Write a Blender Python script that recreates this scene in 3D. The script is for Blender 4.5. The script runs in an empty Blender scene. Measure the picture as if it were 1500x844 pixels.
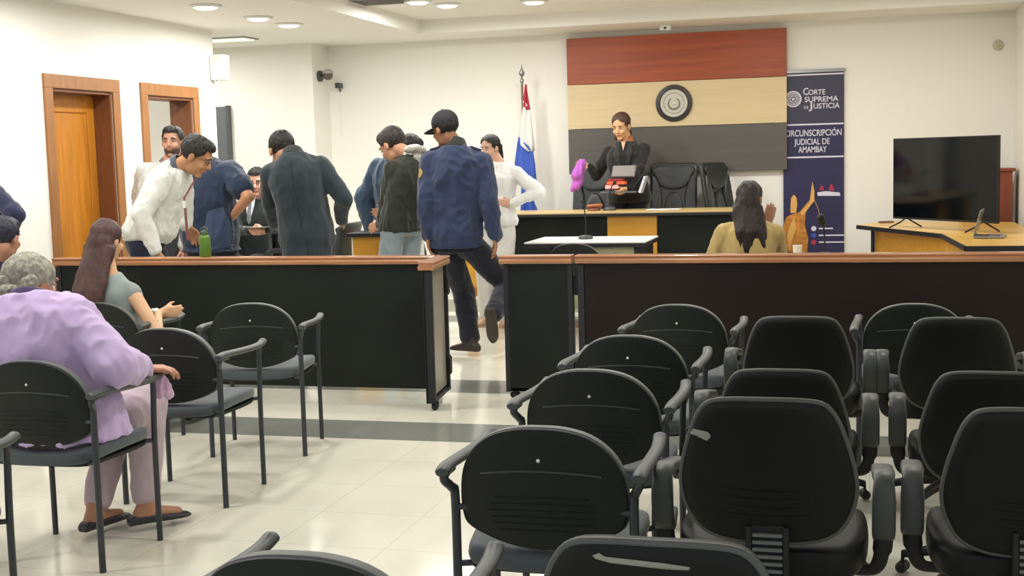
import bpy, bmesh, math, random
from mathutils import Vector, Matrix, noise, bvhtree, Euler
random.seed(7)
PI = math.pi
S = bpy.context.scene
COL = S.collection
V3 = Vector
# ------------------------------------------------------------------ camera
H = 1.475
FOC = 1857.42; YAW, PIT, ROL = -0.26505, 0.10249, -0.02682
_f = V3((math.sin(YAW)*math.cos(PIT), math.cos(YAW)*math.cos(PIT), -math.sin(PIT)))
_r0 = V3((math.cos(YAW), -math.sin(YAW), 0)); _u0 = _r0.cross(_f)
_r = _r0*math.cos(ROL) + _u0*math.sin(ROL); _u = -_r0*math.sin(ROL) + _u0*math.cos(ROL)
cd = bpy.data.cameras.new('camera'); cam = bpy.data.objects.new('camera', cd); COL.objects.link(cam)
cd.sensor_fit = 'HORIZONTAL'; cd.sensor_width = 36; cd.lens = FOC/1500*36; cd.clip_start = .05; cd.clip_end = 100
M3 = Matrix((_r, _u, -_f)).transposed()
cam.matrix_world = Matrix.Translation((0, 0, H)) @ M3.to_4x4()
S.camera = cam
S.view_settings.view_transform = 'Standard'; S.view_settings.look = 'None'
S.view_settings.gamma = 1; S.view_settings.use_curve_mapping = False
S.view_settings.exposure = -1.66
# ------------------------------------------------------------------ added ambient fill: world light entering where the hall's rear is left unbuilt
W = bpy.data.worlds.new('world'); S.world = W; W.use_nodes = True
W.node_tree.nodes['Background'].inputs[0].default_value = (.95, .97, 1, 1)
W.node_tree.nodes['Background'].inputs[1].default_value = 2.3
LIGHT_K = 1.0

def AT(x, y, Y):
    d = _f + _r*((x-750)/FOC) + _u*((422-y)/FOC)
    return V3((0, 0, H)) + d*(Y/d.y)
def FL(x, y, z=0):
    d = _f + _r*((x-750)/FOC) + _u*((422-y)/FOC)
    return V3((0, 0, H)) + d*((z-H)/d.z)
# ------------------------------------------------------------------ materials
def lin(c):
    o = []
    for v in c:
        v /= 255
        o.append(v/12.92 if v <= .04045 else ((v+.055)/1.055)**2.4)
    return (*o, 1)
MATS = {}
def mat(name, rgb, rough=.6, metal=0, bump=None, var=None, spec=.5, emit=None, sheen=0, coat=0, grain=None):
    if name in MATS: return MATS[name]
    m = bpy.data.materials.new(name); m.use_nodes = True; nt = m.node_tree; b = nt.nodes['Principled BSDF']
    b.inputs['Base Color'].default_value = lin(rgb); b.inputs['Roughness'].default_value = rough
    b.inputs['Metallic'].default_value = metal; b.inputs['Specular IOR Level'].default_value = spec
    if sheen: b.inputs['Sheen Weight'].default_value = sheen
    if coat: b.inputs['Coat Weight'].default_value = coat
    tc = nt.nodes.new('ShaderNodeTexCoord')
    if emit:
        b.inputs['Emission Color'].default_value = lin(emit[0]); b.inputs['Emission Strength'].default_value = emit[1]
    if bump:
        n = nt.nodes.new('ShaderNodeTexNoise'); n.inputs['Scale'].default_value = bump[0]; n.inputs['Detail'].default_value = 4
        if len(bump) > 2:
            mp = nt.nodes.new('ShaderNodeMapping'); mp.inputs['Scale'].default_value = bump[2]
            nt.links.new(tc.outputs['Object'], mp.inputs[0]); nt.links.new(mp.outputs[0], n.inputs[0])
        else: nt.links.new(tc.outputs['Object'], n.inputs[0])
        bp = nt.nodes.new('ShaderNodeBump'); bp.inputs['Strength'].default_value = bump[1]; bp.inputs['Distance'].default_value = .01
        nt.links.new(n.outputs[0], bp.inputs['Height']); nt.links.new(bp.outputs[0], b.inputs['Normal'])
    if var or grain:
        n = nt.nodes.new('ShaderNodeTexNoise'); mp = nt.nodes.new('ShaderNodeMapping')
        sc, amt, stretch = grain if grain else (var[0], var[1], (1, 1, 1))
        n.inputs['Scale'].default_value = sc; n.inputs['Detail'].default_value = 5
        mp.inputs['Scale'].default_value = stretch
        nt.links.new(tc.outputs['Object'], mp.inputs[0]); nt.links.new(mp.outputs[0], n.inputs[0])
        r = nt.nodes.new('ShaderNodeValToRGB'); c = lin(rgb)
        r.color_ramp.elements[0].position = .3; r.color_ramp.elements[1].position = .7
        r.color_ramp.elements[0].color = (*[x*(1-amt) for x in c[:3]], 1)
        r.color_ramp.elements[1].color = (*[min(1, x*(1+amt)) for x in c[:3]], 1)
        nt.links.new(n.outputs[0], r.inputs[0]); nt.links.new(r.outputs[0], b.inputs['Base Color'])
    MATS[name] = m; return m
WALLM = mat('wall_paint', (240, 238, 230), .8, bump=(60, .03))
CEILM = mat('ceiling_paint', (242, 240, 233), .85)
DWOOD = mat('casing_wood', (152, 104, 60), .4, grain=(6, .15, (6, 6, .6)))
DDOOR = mat('door_wood', (186, 120, 34), .35, grain=(5, .16, (5, 5, .5)))
CAPW = mat('rail_cap_wood', (172, 120, 82), .28, grain=(5, .2, (.5, 6, 6)), coat=.3)
BLACKP = mat('black_laminate', (18, 23, 18), .5, bump=(50, .05), var=(3, .15), spec=.25)
BROWNP = mat('dark_brown_laminate', (24, 15, 12), .45, var=(3, .2), spec=.25)
GREYP = mat('grey_laminate', (150, 145, 130), .3)
YWOOD = mat('yellow_wood', (196, 142, 48), .4, grain=(4, .1, (.6, 4, 4)))
LTOP = mat('light_wood_top', (200, 172, 118), .35, grain=(4, .08, (.5, 4, 4)))
BEDGE = mat('black_edging', (22, 22, 28), .45)
PLAST = mat('charcoal_plastic', (25, 30, 26), .55, bump=(120, .08), spec=.3)
PLASTL = mat('grey_plastic', (68, 72, 71), .45)
TUBE = mat('dark_grey_tube', (54, 58, 62), .4, metal=.2)
SEATM = mat('slate_seat_fabric', (66, 74, 78), .8, bump=(200, .15), sheen=.3)
RIMM = mat('grey_green_rim', (104, 108, 104), .5)
TFAB = mat('black_vinyl', (17, 19, 17), .5, bump=(30, .05), spec=.25)
LEATH = mat('black_leather', (46, 50, 50), .35, bump=(25, .15))
CHROME = mat('satin_metal', (150, 150, 150), .3, metal=.9)
WHITEP = mat('white_plastic', (235, 235, 230), .5)
BLK = mat('matte_black', (18, 18, 20), .6)
PAPER = mat('white_paper', (240, 240, 238), .8)
def skin(name, rgb): return mat(name, rgb, .55, bump=(60, .05), var=(9, .05))
def cloth(name, rgb, rough=.85, sheen=.25): return mat(name, rgb, rough, bump=(14, .25), sheen=sheen, var=(5, .06), spec=.25)
def hairm(name, rgb): return mat(name, rgb, .5, bump=(35, .9, (3, 3, .5)), var=(30, .3))
# ------------------------------------------------------------------ object helpers
def tag(o, label=None, cat=None, group=None, kind=None):
    if label: o['label'] = label
    if cat: o['category'] = cat
    if group: o['group'] = group
    if kind: o['kind'] = kind
    return o
def thing(name, label, cat, loc=(0, 0, 0), rz=0, group=None):
    o = bpy.data.objects.new(name, None); COL.objects.link(o); o.empty_display_size = .1
    o.location = loc; o.rotation_euler = (0, 0, rz)
    return tag(o, label, cat, group)
def copytree(o, parent=None):
    c = o.copy(); COL.objects.link(c)
    if parent: c.parent = parent
    for ch in list(o.children): copytree(ch, c)
    return c
class MB:
    def __init__(s): s.v = []; s.f = []; s.mi = []; s.cur = 0
    def add(s, vs, fs):
        n = len(s.v); s.v += [V3(v) for v in vs]; s.f += [[i+n for i in f] for f in fs]; s.mi += [s.cur]*len(fs); return s
    def box(s, a, b, rz=0, c=None):
        x0, y0, z0 = a; x1, y1, z1 = b
        vs = [V3(p) for p in ((x0,y0,z0),(x1,y0,z0),(x1,y1,z0),(x0,y1,z0),(x0,y0,z1),(x1,y0,z1),(x1,y1,z1),(x0,y1,z1))]
        if rz:
            R = Matrix.Rotation(rz, 3, 'Z'); c = V3(c) if c else V3(((x0+x1)/2, (y0+y1)/2, 0))
            vs = [R@(v-c)+c for v in vs]
        return s.add(vs, [[0,3,2,1],[4,5,6,7],[0,1,5,4],[1,2,6,5],[2,3,7,6],[3,0,4,7]])
    def ring_loft(s, rings, cap=True):
        n = len(rings[0]); vs = [p for r in rings for p in r]; fs = []
        for i in range(len(rings)-1):
            for j in range(n):
                k = (j+1) % n
                fs.append([i*n+j, i*n+k, (i+1)*n+k, (i+1)*n+j])
        if cap: fs.append(list(range(n))[::-1]); fs.append([(len(rings)-1)*n+j for j in range(n)])
        return s.add(vs, fs)
    def tube(s, pts, r, n=10, cap=True, flat=1.0):
        pts = [V3(p) for p in pts]; rs = r if isinstance(r, (list, tuple)) else [r]*len(pts)
        rings = []; prev = None
        for i, p in enumerate(pts):
            t = (pts[min(i+1, len(pts)-1)] - pts[max(i-1, 0)]).normalized()
            if prev is None:
                a = V3((0, 0, 1)) if abs(t.z) < .9 else V3((1, 0, 0)); a = (a - t*a.dot(t)).normalized()
            else: a = (prev - t*prev.dot(t)).normalized()
            prev = a; b = t.cross(a)
            rings.append([p + a*(rs[i]*math.cos(2*PI*k/n)) + b*(rs[i]*flat*math.sin(2*PI*k/n)) for k in range(n)])
        return s.ring_loft(rings, cap)
    def ell(s, c, r, M=None, nu=16, nv=10):
        c = V3(c); rx, ry, rz = r; vs = []; fs = []
        for i in range(1, nv):
            th = PI*i/nv
            for j in range(nu):
                ph = 2*PI*j/nu
                vs.append(V3((rx*math.sin(th)*math.cos(ph), ry*math.sin(th)*math.sin(ph), rz*math.cos(th))))
        vs.append(V3((0, 0, rz))); vs.append(V3((0, 0, -rz))); T = len(vs)-2
        for i in range(nv-2):
            for j in range(nu):
                k = (j+1) % nu; fs.append([i*nu+j, (i+1)*nu+j, (i+1)*nu+k, i*nu+k])
        for j in range(nu):
            k = (j+1) % nu; fs.append([T, j, k]); fs.append([T+1, (nv-2)*nu+k, (nv-2)*nu+j])
        if M is not None: vs = [M@v for v in vs]
        return s.add([v+c for v in vs], fs)
    def cone(s, a, b, r0, r1, n=14):
        a = V3(a); b = V3(b); d = b-a; L = d.length
        if L < 1e-6: return s.ell(a, (r0, r0, r0))
        t = d/L; q = t.to_track_quat('Z', 'Y').to_matrix(); rings = []
        for k in range(4, 0, -1):
            th = PI/2*k/4.4; rings.append((-r0*math.sin(th), r0*math.cos(th)))
        rings.append((0, r0)); rings.append((L, r1))
        for k in range(1, 5):
            th = PI/2*k/4.4; rings.append((L+r1*math.sin(th), r1*math.cos(th)))
        return s.ring_loft([[a+q@V3((rr*math.cos(2*PI*j/n), rr*math.sin(2*PI*j/n), zz)) for j in range(n)] for zz, rr in rings])
    def lathe(s, c, prof, n=24, M=None):
        c = V3(c); rings = []
        for r, z in prof:
            rg = [V3((r*math.cos(2*PI*j/n), r*math.sin(2*PI*j/n), z)) for j in range(n)]
            if M is not None: rg = [M@p for p in rg]
            rings.append([c+p for p in rg])
        return s.ring_loft(rings, cap=not (prof[0] == prof[-1]))
    def prism(s, poly, thick, M=None, c=(0, 0, 0)):
        """poly in local x,z; extruded along +y by thick"""
        c = V3(c); n = len(poly); A = [V3((x, 0, z)) for x, z in poly]; B = [V3((x, thick, z)) for x, z in poly]
        vs = A+B
        if M is not None: vs = [M@v for v in vs]
        return s.add([v+c for v in vs], [list(range(n)), [n+i for i in range(n)][::-1]] + [[i, n+i, n+(i+1) % n, (i+1) % n] for i in range(n)])
    def mesh(s, name, mats, smooth=False):
        me = bpy.data.meshes.new(name); me.from_pydata([tuple(v) for v in s.v], [], s.f)
        bm = bmesh.new(); bm.from_mesh(me); bmesh.ops.recalc_face_normals(bm, faces=bm.faces); bm.to_mesh(me); bm.free()
        for m in (mats if isinstance(mats, (list, tuple)) else [mats]): me.materials.append(m)
        for i, p in enumerate(me.polygons): p.material_index = s.mi[i]; p.use_smooth = smooth
        me.update(); return me
    def build(s, name, m, parent=None, bevel=0, smooth=False, seg=2, sub=0):
        o = bpy.data.objects.new(name, s.mesh(name, m, smooth)); COL.objects.link(o)
        if parent is not None: o.parent = parent
        if bevel:
            b = o.modifiers.new('bevel', 'BEVEL'); b.width = bevel; b.segments = seg; b.limit_method = 'ANGLE'; b.angle_limit = .6
            b.harden_normals = False
        if sub:
            q = o.modifiers.new('sub', 'SUBSURF'); q.levels = sub; q.render_levels = sub
        if smooth and not sub:
            try: o.data.set_sharp_from_angle(angle=.9)
            except Exception: pass
        return o
def struct(name, mb, m, **k):
    o = mb.build(name, m, **k); o['kind'] = 'structure'; return o
def remesh(mb, name, m, parent, voxel=.01, smooth=4, fold=None, keep=None):
    """fuse overlapping solids into one continuous surface; fold=(amp, scale vec, seed) adds real creases; keep(v)->bool trims"""
    me = mb.mesh('tmp', m); o = bpy.data.objects.new('tmp', me); COL.objects.link(o)
    r = o.modifiers.new('r', 'REMESH'); r.mode = 'VOXEL'; r.voxel_size = voxel; r.use_smooth_shade = True
    if smooth:
        q = o.modifiers.new('s', 'SMOOTH'); q.iterations = smooth; q.factor = .5
    dg = bpy.context.evaluated_depsgraph_get(); dg.update(); e = o.evaluated_get(dg)
    n = bpy.data.meshes.new_from_object(e); bpy.data.objects.remove(o); bpy.data.meshes.remove(me); n.name = name
    if fold or keep:
        bm = bmesh.new(); bm.from_mesh(n)
        if fold:
            amp, sc, seed = fold; sc = V3(sc); off = V3((seed*3.1, seed*1.7, seed))
            bm.normal_update(); mv = []
            for v in bm.verts:
                p = V3((v.co.x*sc.x, v.co.y*sc.y, v.co.z*sc.z))+off
                w = noise.noise(p); w2 = noise.noise(p*2.3+V3((5, 5, 5)))
                d = (1-abs(w)*3)*.6 + (1-abs(w2)*3)*.3 - .35
                mv.append(v.normal*d*amp)
            for v, d in zip(bm.verts, mv): v.co += d
        if keep:
            bmesh.ops.delete(bm, geom=[v for v in bm.verts if not keep(v.co)], context='VERTS')
        bm.to_mesh(n); bm.free()
    n.materials.clear()
    n.materials.append(m)
    for p in n.polygons: p.use_smooth = True
    ob = bpy.data.objects.new(name, n); COL.objects.link(ob)
    if parent is not None: ob.parent = parent
    return ob
def patch(target, name, m, parent, poly, origin, ax, ay, direction, off=.004, thick=.003, step=.012):
    """a thin fabric/print piece that lies on the surface of another mesh: poly in the (ax, ay) plane at origin, cast along direction"""
    me = target.data; bvh = bvhtree.BVHTree.FromPolygons([v.co.copy() for v in me.vertices], [list(p.vertices) for p in me.polygons])
    xs = [p[0] for p in poly]; ys = [p[1] for p in poly]
    bm = bmesh.new(); x0, x1, y0, y1 = min(xs), max(xs), min(ys), max(ys)
    nx = max(2, int((x1-x0)/step)); ny = max(2, int((y1-y0)/step)); grid = {}
    def at_row(y):
        c = []
        for i in range(len(poly)):
            (xa, ya), (xb, yb) = poly[i], poly[(i+1) % len(poly)]
            if (ya-y)*(yb-y) <= 0 and ya != yb: c.append(xa+(xb-xa)*(y-ya)/(yb-ya))
        return (min(c), max(c)) if len(c) > 1 else None
    d = V3(direction).normalized(); ax = V3(ax); ay = V3(ay); origin = V3(origin)
    for j in range(ny+1):
        y = y0+(y1-y0)*(j/ny*.998+.001); r = at_row(y)
        if not r: continue
        for i in range(nx+1):
            x = r[0]+(r[1]-r[0])*i/nx; q = origin+ax*x+ay*y-d*.6
            loc, nor, idx, dist = bvh.ray_cast(q, d)
            if loc is None or dist > 1.2: continue
            grid[i, j] = bm.verts.new(loc-d*off)
    for (i, j) in list(grid):
        k = [(i, j), (i+1, j), (i+1, j+1), (i, j+1)]
        if all(t in grid for t in k):
            vs = [grid[t] for t in k]
            if max((vs[0].co-vs[2].co).length, (vs[1].co-vs[3].co).length) < .12:
                try: bm.faces.new(vs)
                except ValueError: pass
    bmesh.ops.delete(bm, geom=[v for v in bm.verts if not v.link_faces], context='VERTS')
    n = bpy.data.meshes.new(name); bm.to_mesh(n); bm.free(); n.materials.append(m)
    for p in n.polygons: p.use_smooth = True
    o = bpy.data.objects.new(name, n); COL.objects.link(o); o.parent = parent
    sl = o.modifiers.new('t', 'SOLIDIFY'); sl.thickness = thick; sl.offset = 0
    return o
def text(name, body, size, m, parent, M, ext=.001, align='CENTER', w=None, bold=0):
    cu = bpy.data.curves.new(name, 'FONT'); cu.body = body; cu.size = size; cu.extrude = ext; cu.align_x = align; cu.offset = bold
    o = bpy.data.objects.new(name, cu); COL.objects.link(o)
    dg = bpy.context.evaluated_depsgraph_get(); dg.update()
    n = bpy.data.meshes.new_from_object(o.evaluated_get(dg)); bpy.data.objects.remove(o); bpy.data.curves.remove(cu)
    if w:
        xs = [v.co.x for v in n.vertices]; k = w/(max(xs)-min(xs))
        for v in n.vertices: v.co.x *= k
    n.name = name; n.materials.clear(); n.materials.append(m)
    ob = bpy.data.objects.new(name, n); COL.objects.link(ob); ob.parent = parent; ob.matrix_local = M
    return ob
FACE = Matrix(((1, 0, 0, 0), (0, 0, -1, 0), (0, 1, 0, 0), (0, 0, 0, 1)))   # text plane -> faces -Y
def spline(P, n=8, closed=False):
    P = [V3(p) for p in P]; out = []; N = len(P); rng = range(N if closed else N-1)
    g = (lambda i: P[i % N]) if closed else (lambda i: P[max(0, min(N-1, i))])
    for i in rng:
        a, b, c, d = g(i-1), g(i), g(i+1), g(i+2)
        for k in range(n):
            t = k/n
            out.append(.5*((2*b)+(c-a)*t+(2*a-5*b+4*c-d)*t*t+(3*b-a-3*c+d)*t**3))
    if not closed: out.append(P[-1])
    return out
def plate(outline, thick, curve, mb=None, rim=.4, rings=(0.0, .3, .6, .85, .97, 1.0), cen=None):
    """curved pad or shell: outline in (x,z); curve(x,z)->y of its mid surface"""
    mb = mb or MB(); n = len(outline)
    cx = sum(p[0] for p in outline)/n if cen is None else cen[0]; cz = sum(p[1] for p in outline)/n if cen is None else cen[1]
    R = []
    def ring(s, side, k): return [V3((cx+(x-cx)*s, curve(cx+(x-cx)*s, cz+(z-cz)*s)+side*thick/2*k, cz+(z-cz)*s)) for x, z in outline]
    for s in rings[1:-1]: R.append(ring(s, -1, 1 if s < .9 else .85))
    R.append(ring(.992, -1, rim)); R.append(ring(1.0, 0, 0)); R.append(ring(.992, 1, rim))
    for s in rings[1:-1][::-1]: R.append(ring(s, 1, 1 if s < .9 else .85))
    vs = [p for r in R for p in r]; m = len(R); fs = []
    for i in range(m-1):
        for j in range(n):
            k = (j+1) % n; fs.append([i*n+j, i*n+k, (i+1)*n+k, (i+1)*n+j])
    vs.append(V3((cx, curve(cx, cz)-thick/2, cz))); vs.append(V3((cx, curve(cx, cz)+thick/2, cz)))
    for j in range(n):
        k = (j+1) % n; fs.append([m*n, k, j]); fs.append([m*n+1, (m-1)*n+j, (m-1)*n+k])
    return mb.add(vs, fs)

# ================================================================== ROOM
CZ = 2.76; WX = -5.93; BY = 13.3; RX = 1.5
def floor_mat():
    m = bpy.data.materials.new('polished_tiles'); m.use_nodes = True; nt = m.node_tree; b = nt.nodes['Principled BSDF']
    N = nt.nodes.new; L = nt.links.new
    tc = N('ShaderNodeTexCoord'); sp = N('ShaderNodeSeparateXYZ'); L(tc.outputs['Object'], sp.inputs[0])
    def M(op, a, c=None):
        q = N('ShaderNodeMath'); q.operation = op
        for i, v in enumerate((a, c)):
            if v is None: continue
            if isinstance(v, (int, float)): q.inputs[i].default_value = v
            else: L(v, q.inputs[i])
        return q.outputs[0]
    def joint(ax, off):
        t = M('FRACT', M('DIVIDE', M('SUBTRACT', ax, off-450*.45), .45))
        return M('GREATER_THAN', M('ABSOLUTE', M('SUBTRACT', t, .5)), .4955)
    jx = joint(sp.outputs[0], -2.182); jy = joint(sp.outputs[1], 6.217)
    j = M('MAXIMUM', jx, jy)
    bands = None
    for a, c in ((6.217, 6.667), (7.567, 8.017), (10.92, 11.37)):
        g = M('MULTIPLY', M('GREATER_THAN', sp.outputs[1], a), M('LESS_THAN', sp.outputs[1], c))
        bands = g if bands is None else M('MAXIMUM', bands, g)
    n = N('ShaderNodeTexNoise'); n.inputs['Scale'].default_value = 2.2; n.inputs['Detail'].default_value = 6; L(tc.outputs['Object'], n.inputs[0])
    r = N('ShaderNodeValToRGB'); r.color_ramp.elements[0].color = lin((214, 211, 194)); r.color_ramp.elements[1].color = lin((230, 227, 211)); L(n.outputs[0], r.inputs[0])
    m1 = N('ShaderNodeMix'); m1.data_type = 'RGBA'; L(bands, m1.inputs[0]); L(r.outputs[0], m1.inputs[6]); m1.inputs[7].default_value = lin((128, 130, 124))
    m2 = N('ShaderNodeMix'); m2.data_type = 'RGBA'; L(M('MULTIPLY', j, .45), m2.inputs[0]); L(m1.outputs[2], m2.inputs[6]); m2.inputs[7].default_value = lin((165, 160, 140))
    L(m2.outputs[2], b.inputs['Base Color']); b.inputs['Roughness'].default_value = .13; b.inputs['Specular IOR Level'].default_value = .55
    return m
struct('floor', MB().box((-9, -2, -.1), (2.2, 13.6, 0)), floor_mat())
# left wall with two door openings (Y ranges), thick 0.22
D1 = (8.55, 9.37); D2 = (9.91, 10.7); DZ = 2.1
mb = MB()
for y0, y1 in ((3.0, D1[0]), (D1[1], D2[0]), (D2[1], 11.15)): mb.box((WX-.22, y0, 0), (WX, y1, CZ))
for y0, y1 in (D1, D2): mb.box((WX-.22, y0, DZ), (WX, y1, CZ))
struct('wall_left', mb, WALLM)
struct('wall_recess', MB().box((-8.6, 12.85, 0), (-5.66, 13.5, CZ)), WALLM)
struct('wall_back', MB().box((-5.66, BY, 0), (RX+.2, BY+.2, CZ)), WALLM)
struct('wall_right', MB().box((RX, 1.5, 0), (RX+.2, BY, CZ)), WALLM)
struct('wall_side_room', MB().box((-8.7, 7.6, 0), (-8.6, 12.85, CZ)), WALLM)
struct('wall_partition', MB().box((-8.6, 11.0, 0), (WX-.22, 11.15, CZ)), WALLM)
struct('baseboard_back', MB().box((-5.64, BY-.015, 0), (RX, BY, .08)), mat('baseboard_tile', (200, 196, 180), .4))
# ceiling: perimeter soffit and a raised tray
TX0, TY0, TY1, TZ = -4.3, 8.2, 12.52, 2.9
struct('ceiling', MB().box((-8.7, 1.5, CZ), (TX0, 13.5, CZ+.25)).box((TX0, TY1, CZ), (RX+.2, 13.5, CZ+.25))
       .box((TX0, 1.5, CZ), (RX+.2, TY0, CZ+.25)).box((TX0-.02, TY0-.02, TZ), (RX+.2, TY1+.02, TZ+.12)), CEILM)
# door casings and doors
for n, (y0, y1) in enumerate((D1, D2)):
    mb = MB(); c = .105; d = .02
    mb.box((WX, y0-c, 0), (WX+d, y0, DZ)).box((WX, y1, 0), (WX+d, y1+c, DZ)).box((WX, y0-c, DZ), (WX+d, y1+c, DZ+c))
    jb = MB().box((WX-.22, y0, 0), (WX-.002, y0+.025, DZ-.025)).box((WX-.22, y1-.025, 0), (WX-.002, y1, DZ-.025)).box((WX-.22, y0, DZ-.025), (WX-.002, y1, DZ))
    struct('trim_%d' % (n+3), jb, mat('jamb_wood', (122, 74, 44), .45, grain=(6, .15, (6, 6, .6))), bevel=.002)
    struct('trim_%d' % (n+1), mb, DWOOD, bevel=.004)
door = thing('door_1', None, None); door['kind'] = 'structure'
mb = MB(); x0 = WX-.2; x1 = WX-.165; a, b = D1[0]+.027, D1[1]-.027
mb.box((x0, a, .01), (x1, b, DZ-.03))
mb.build('door_leaf', DDOOR, door, bevel=.003)
mb = MB(); f = .1
for z0, z1 in ((.01, .2), (.62, .74), (DZ-.17, DZ-.03)): mb.box((x1-.005, a+f, z0), (x1+.012, b-f, z1))
mb.box((x1-.005, a, .01), (x1+.012, a+f, DZ-.03)).box((x1-.005, b-f, .01), (x1+.012, b, DZ-.03))
mb.build('door_frame', DDOOR, door, bevel=.005)
mb = MB().cone((x1+.01, b-.07, 1.0), (x1+.05, b-.07, 1.0), .01, .01).cone((x1+.05, b-.07, 1.0), (x1+.05, b-.18, 1.0), .009, .008)
mb.build('door_handle', CHROME, door, smooth=True)
# dark door leaf at the recess
door3 = thing('door_3', None, None); door3['kind'] = 'structure'
a = AT(316, 157, 12.84); c = AT(337, 157, 12.84)
MB().box((a.x-.5, 12.79, 0), (c.x, 12.85, a.z)).build('door_leaf', mat('dark_grey_door', (98, 102, 104), .5), door3, bevel=.004)
MB().box((c.x-.03, 12.78, 0), (c.x+.005, 12.85, a.z+.01)).build('door_jamb', mat('dark_grey_jamb', (80, 84, 86), .5), door3, bevel=.002)

# ================================================================== LIGHTS
LENS = mat('lamp_lens', (255, 255, 255), .5, emit=((255, 253, 246), 9))
def downlight(x, y, z, power, label=None, group=None, proto=[None], col=(1, .985, .955)):
    if proto[0] is None:
        t = thing('ceiling_light', label, 'ceiling light', (x, y, z), 0, group); proto[0] = t
        MB().lathe((0, 0, 0), [(.085, -.001), (.13, -.001), (.135, -.008), (.125, -.016), (.10, -.02), (.095, -.012), (.085, -.008), (.085, -.001)], 32).build('light_trim', WHITEP, t, smooth=True)
        MB().lathe((0, 0, 0), [(.0, -.004), (.094, -.004), (.094, -.012), (.07, -.03), (.0, -.036)], 32).build('lens', LENS, t, smooth=True)
    else:
        t = copytree(proto[0]); t.location = (x, y, z); t['label'] = label
        if group: t['group'] = group
    ld = bpy.data.lights.new('downlight_beam', 'AREA'); ld.shape = 'DISK'; ld.size = .24; ld.energy = power*LIGHT_K; ld.color = col
    lo = bpy.data.objects.new('downlight_beam', ld); COL.objects.link(lo); lo.parent = t; lo.location = (0, 0, -.045)
    return t
P0 = 22.5
downlight(-5.05, 9.41, CZ, P0*2.0, 'round ceiling light nearest the wooden door, first of the row on the left')
downlight(-5.05, 10.35, CZ, P0*1.5, 'middle round ceiling light of the row beside the left wall')
downlight(-5.05, 10.98, CZ, P0*1.3, 'farthest round ceiling light of the row beside the left wall, toward the camera bracket')
for (x, y, lb) in ((655, 6, 'right one of the paired round ceiling lights in the raised tray'), (612, 1, 'left one of the paired round ceiling lights at the top frame edge'), (782, 1, 'round ceiling light in the raised tray nearest the wooden wall panel')):
    p = FL(x, y, TZ); downlight(p.x, p.y, TZ, P0*.95, lb)
# unseen fittings added over the rest of the hall, above and behind the view
downlight(-7.0, 11.95, CZ, P0*.6, 'unseen round ceiling light added to brighten the recess', 'ceiling lights outside the view')  # extra unseen lamp that brightens the recess wall
for i, (x, y) in enumerate(((-.9, 11.2), (.6, 11.2), (-.9, 9.2), (-3, 8.6))):
    downlight(x, y, TZ, P0*1.25, 'round ceiling light in the tray outside the view', 'ceiling lights outside the view')
for i, (x, y) in enumerate(((-5.05, 8.0), (-5.05, 6.0), (-3.1, 6.6), (-3.1, 4.4), (-7.3, 9.6), (-1.2, 6.6), (-1.2, 4.4), (.4, 5.6), (-4.2, 3.0))):  # the one beyond the left wall is added to brighten the side room
    downlight(x, y, CZ, P0*(1.5 if x < -2 else .55), 'round ceiling light added outside the view', 'ceiling lights outside the view')
# recessed strip fitting by the recess
t = thing('strip_light', 'recessed rectangular ceiling fixture beside the left wall corner, above the dark door', 'ceiling light', (-6.25, 11.95, CZ))
MB().box((-.34, -.16, -.012), (.34, .16, -.001)).build('fixture_frame', mat('grey_metal_frame', (150, 148, 138), .5), t, bevel=.003)
MB().box((-.31, -.13, -.02), (.31, .13, -.010)).build('diffuser', mat('panel_diffuser', (255, 255, 250), .5, emit=((255, 250, 235), 1.6)), t, bevel=.003)
# air vent
p = FL(548, 1, TZ)
t = thing('ceiling_vent', 'grey slatted air vent in the ceiling tray at the top edge of the view', 'air vent', (p.x, p.y, TZ))
mb = MB().box((-.32, -.22, -.015), (.32, -.19, -.001)).box((-.32, .19, -.015), (.32, .22, -.001)).box((-.32, -.22, -.015), (-.29, .22, -.001)).box((.29, -.22, -.015), (.32, .22, -.001))
mb.build('vent_frame', mat('vent_grey', (150, 148, 138), .5), t)
mb = MB()
for k in range(9): mb.box((-.29, -.185+k*.042, -.014), (.29, -.165+k*.042, -.004))
mb.build('slats', mat('vent_dark', (95, 92, 84), .5), t)

# ================================================================== WALL PANEL, SEAL, BANNER
t = thing('wall_panel', 'large wooden wall panel in three stripes of red-brown, cream and dark grey behind the bench', 'wall panel', (-1.795, BY-.05, 1.28))
MB().box((-1.0, 0, .1), (1.0, .05, 1.3)).build('batten', BEDGE, t)
for nm, z0, z1, m in (('red_brown_board', .94, 1.42, mat('redwood_board', (158, 74, 38), .45, grain=(4, .18, (.35, 4, 7)))),
                      ('cream_board', .475, .936, mat('cream_board', (212, 192, 150), .5, grain=(4, .05, (.35, 4, 7)))),
                      ('dark_grey_board', 0, .471, mat('grey_board', (88, 84, 80), .5, grain=(4, .08, (.35, 4, 7))))):
    MB().box((-1.13, -.03, z0), (1.135, 0, z1)).build(nm, m, t, bevel=.003)
c = AT(987, 151, 13.2)
t = thing('wall_seal', 'round silver seal with a black rim mounted on the cream stripe of the wall panel', 'seal', (c.x, 13.22, c.z))
Rx = Matrix.Rotation(PI/2, 3, 'X')
MB().lathe((0, 0, 0), [(.142, 0), (.186, 0), (.19, .01), (.186, .022), (.15, .028), (.142, .02), (.142, 0)], 48, Rx).build('rim', mat('seal_rim', (48, 42, 42), .4), t, smooth=True)
MB().lathe((0, 0, 0), [(0, 0), (.143, 0), (.143, .014), (0, .014)], 48, Rx).build('disc', mat('seal_silver', (196, 194, 180), .5, bump=(60, .3)), t)
mb = MB(); pts = [V3((.058*math.sin(a), -.018, -.058*math.cos(a)-.004)) for a in [math.radians(-150+k*12) for k in range(26)]]
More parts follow.
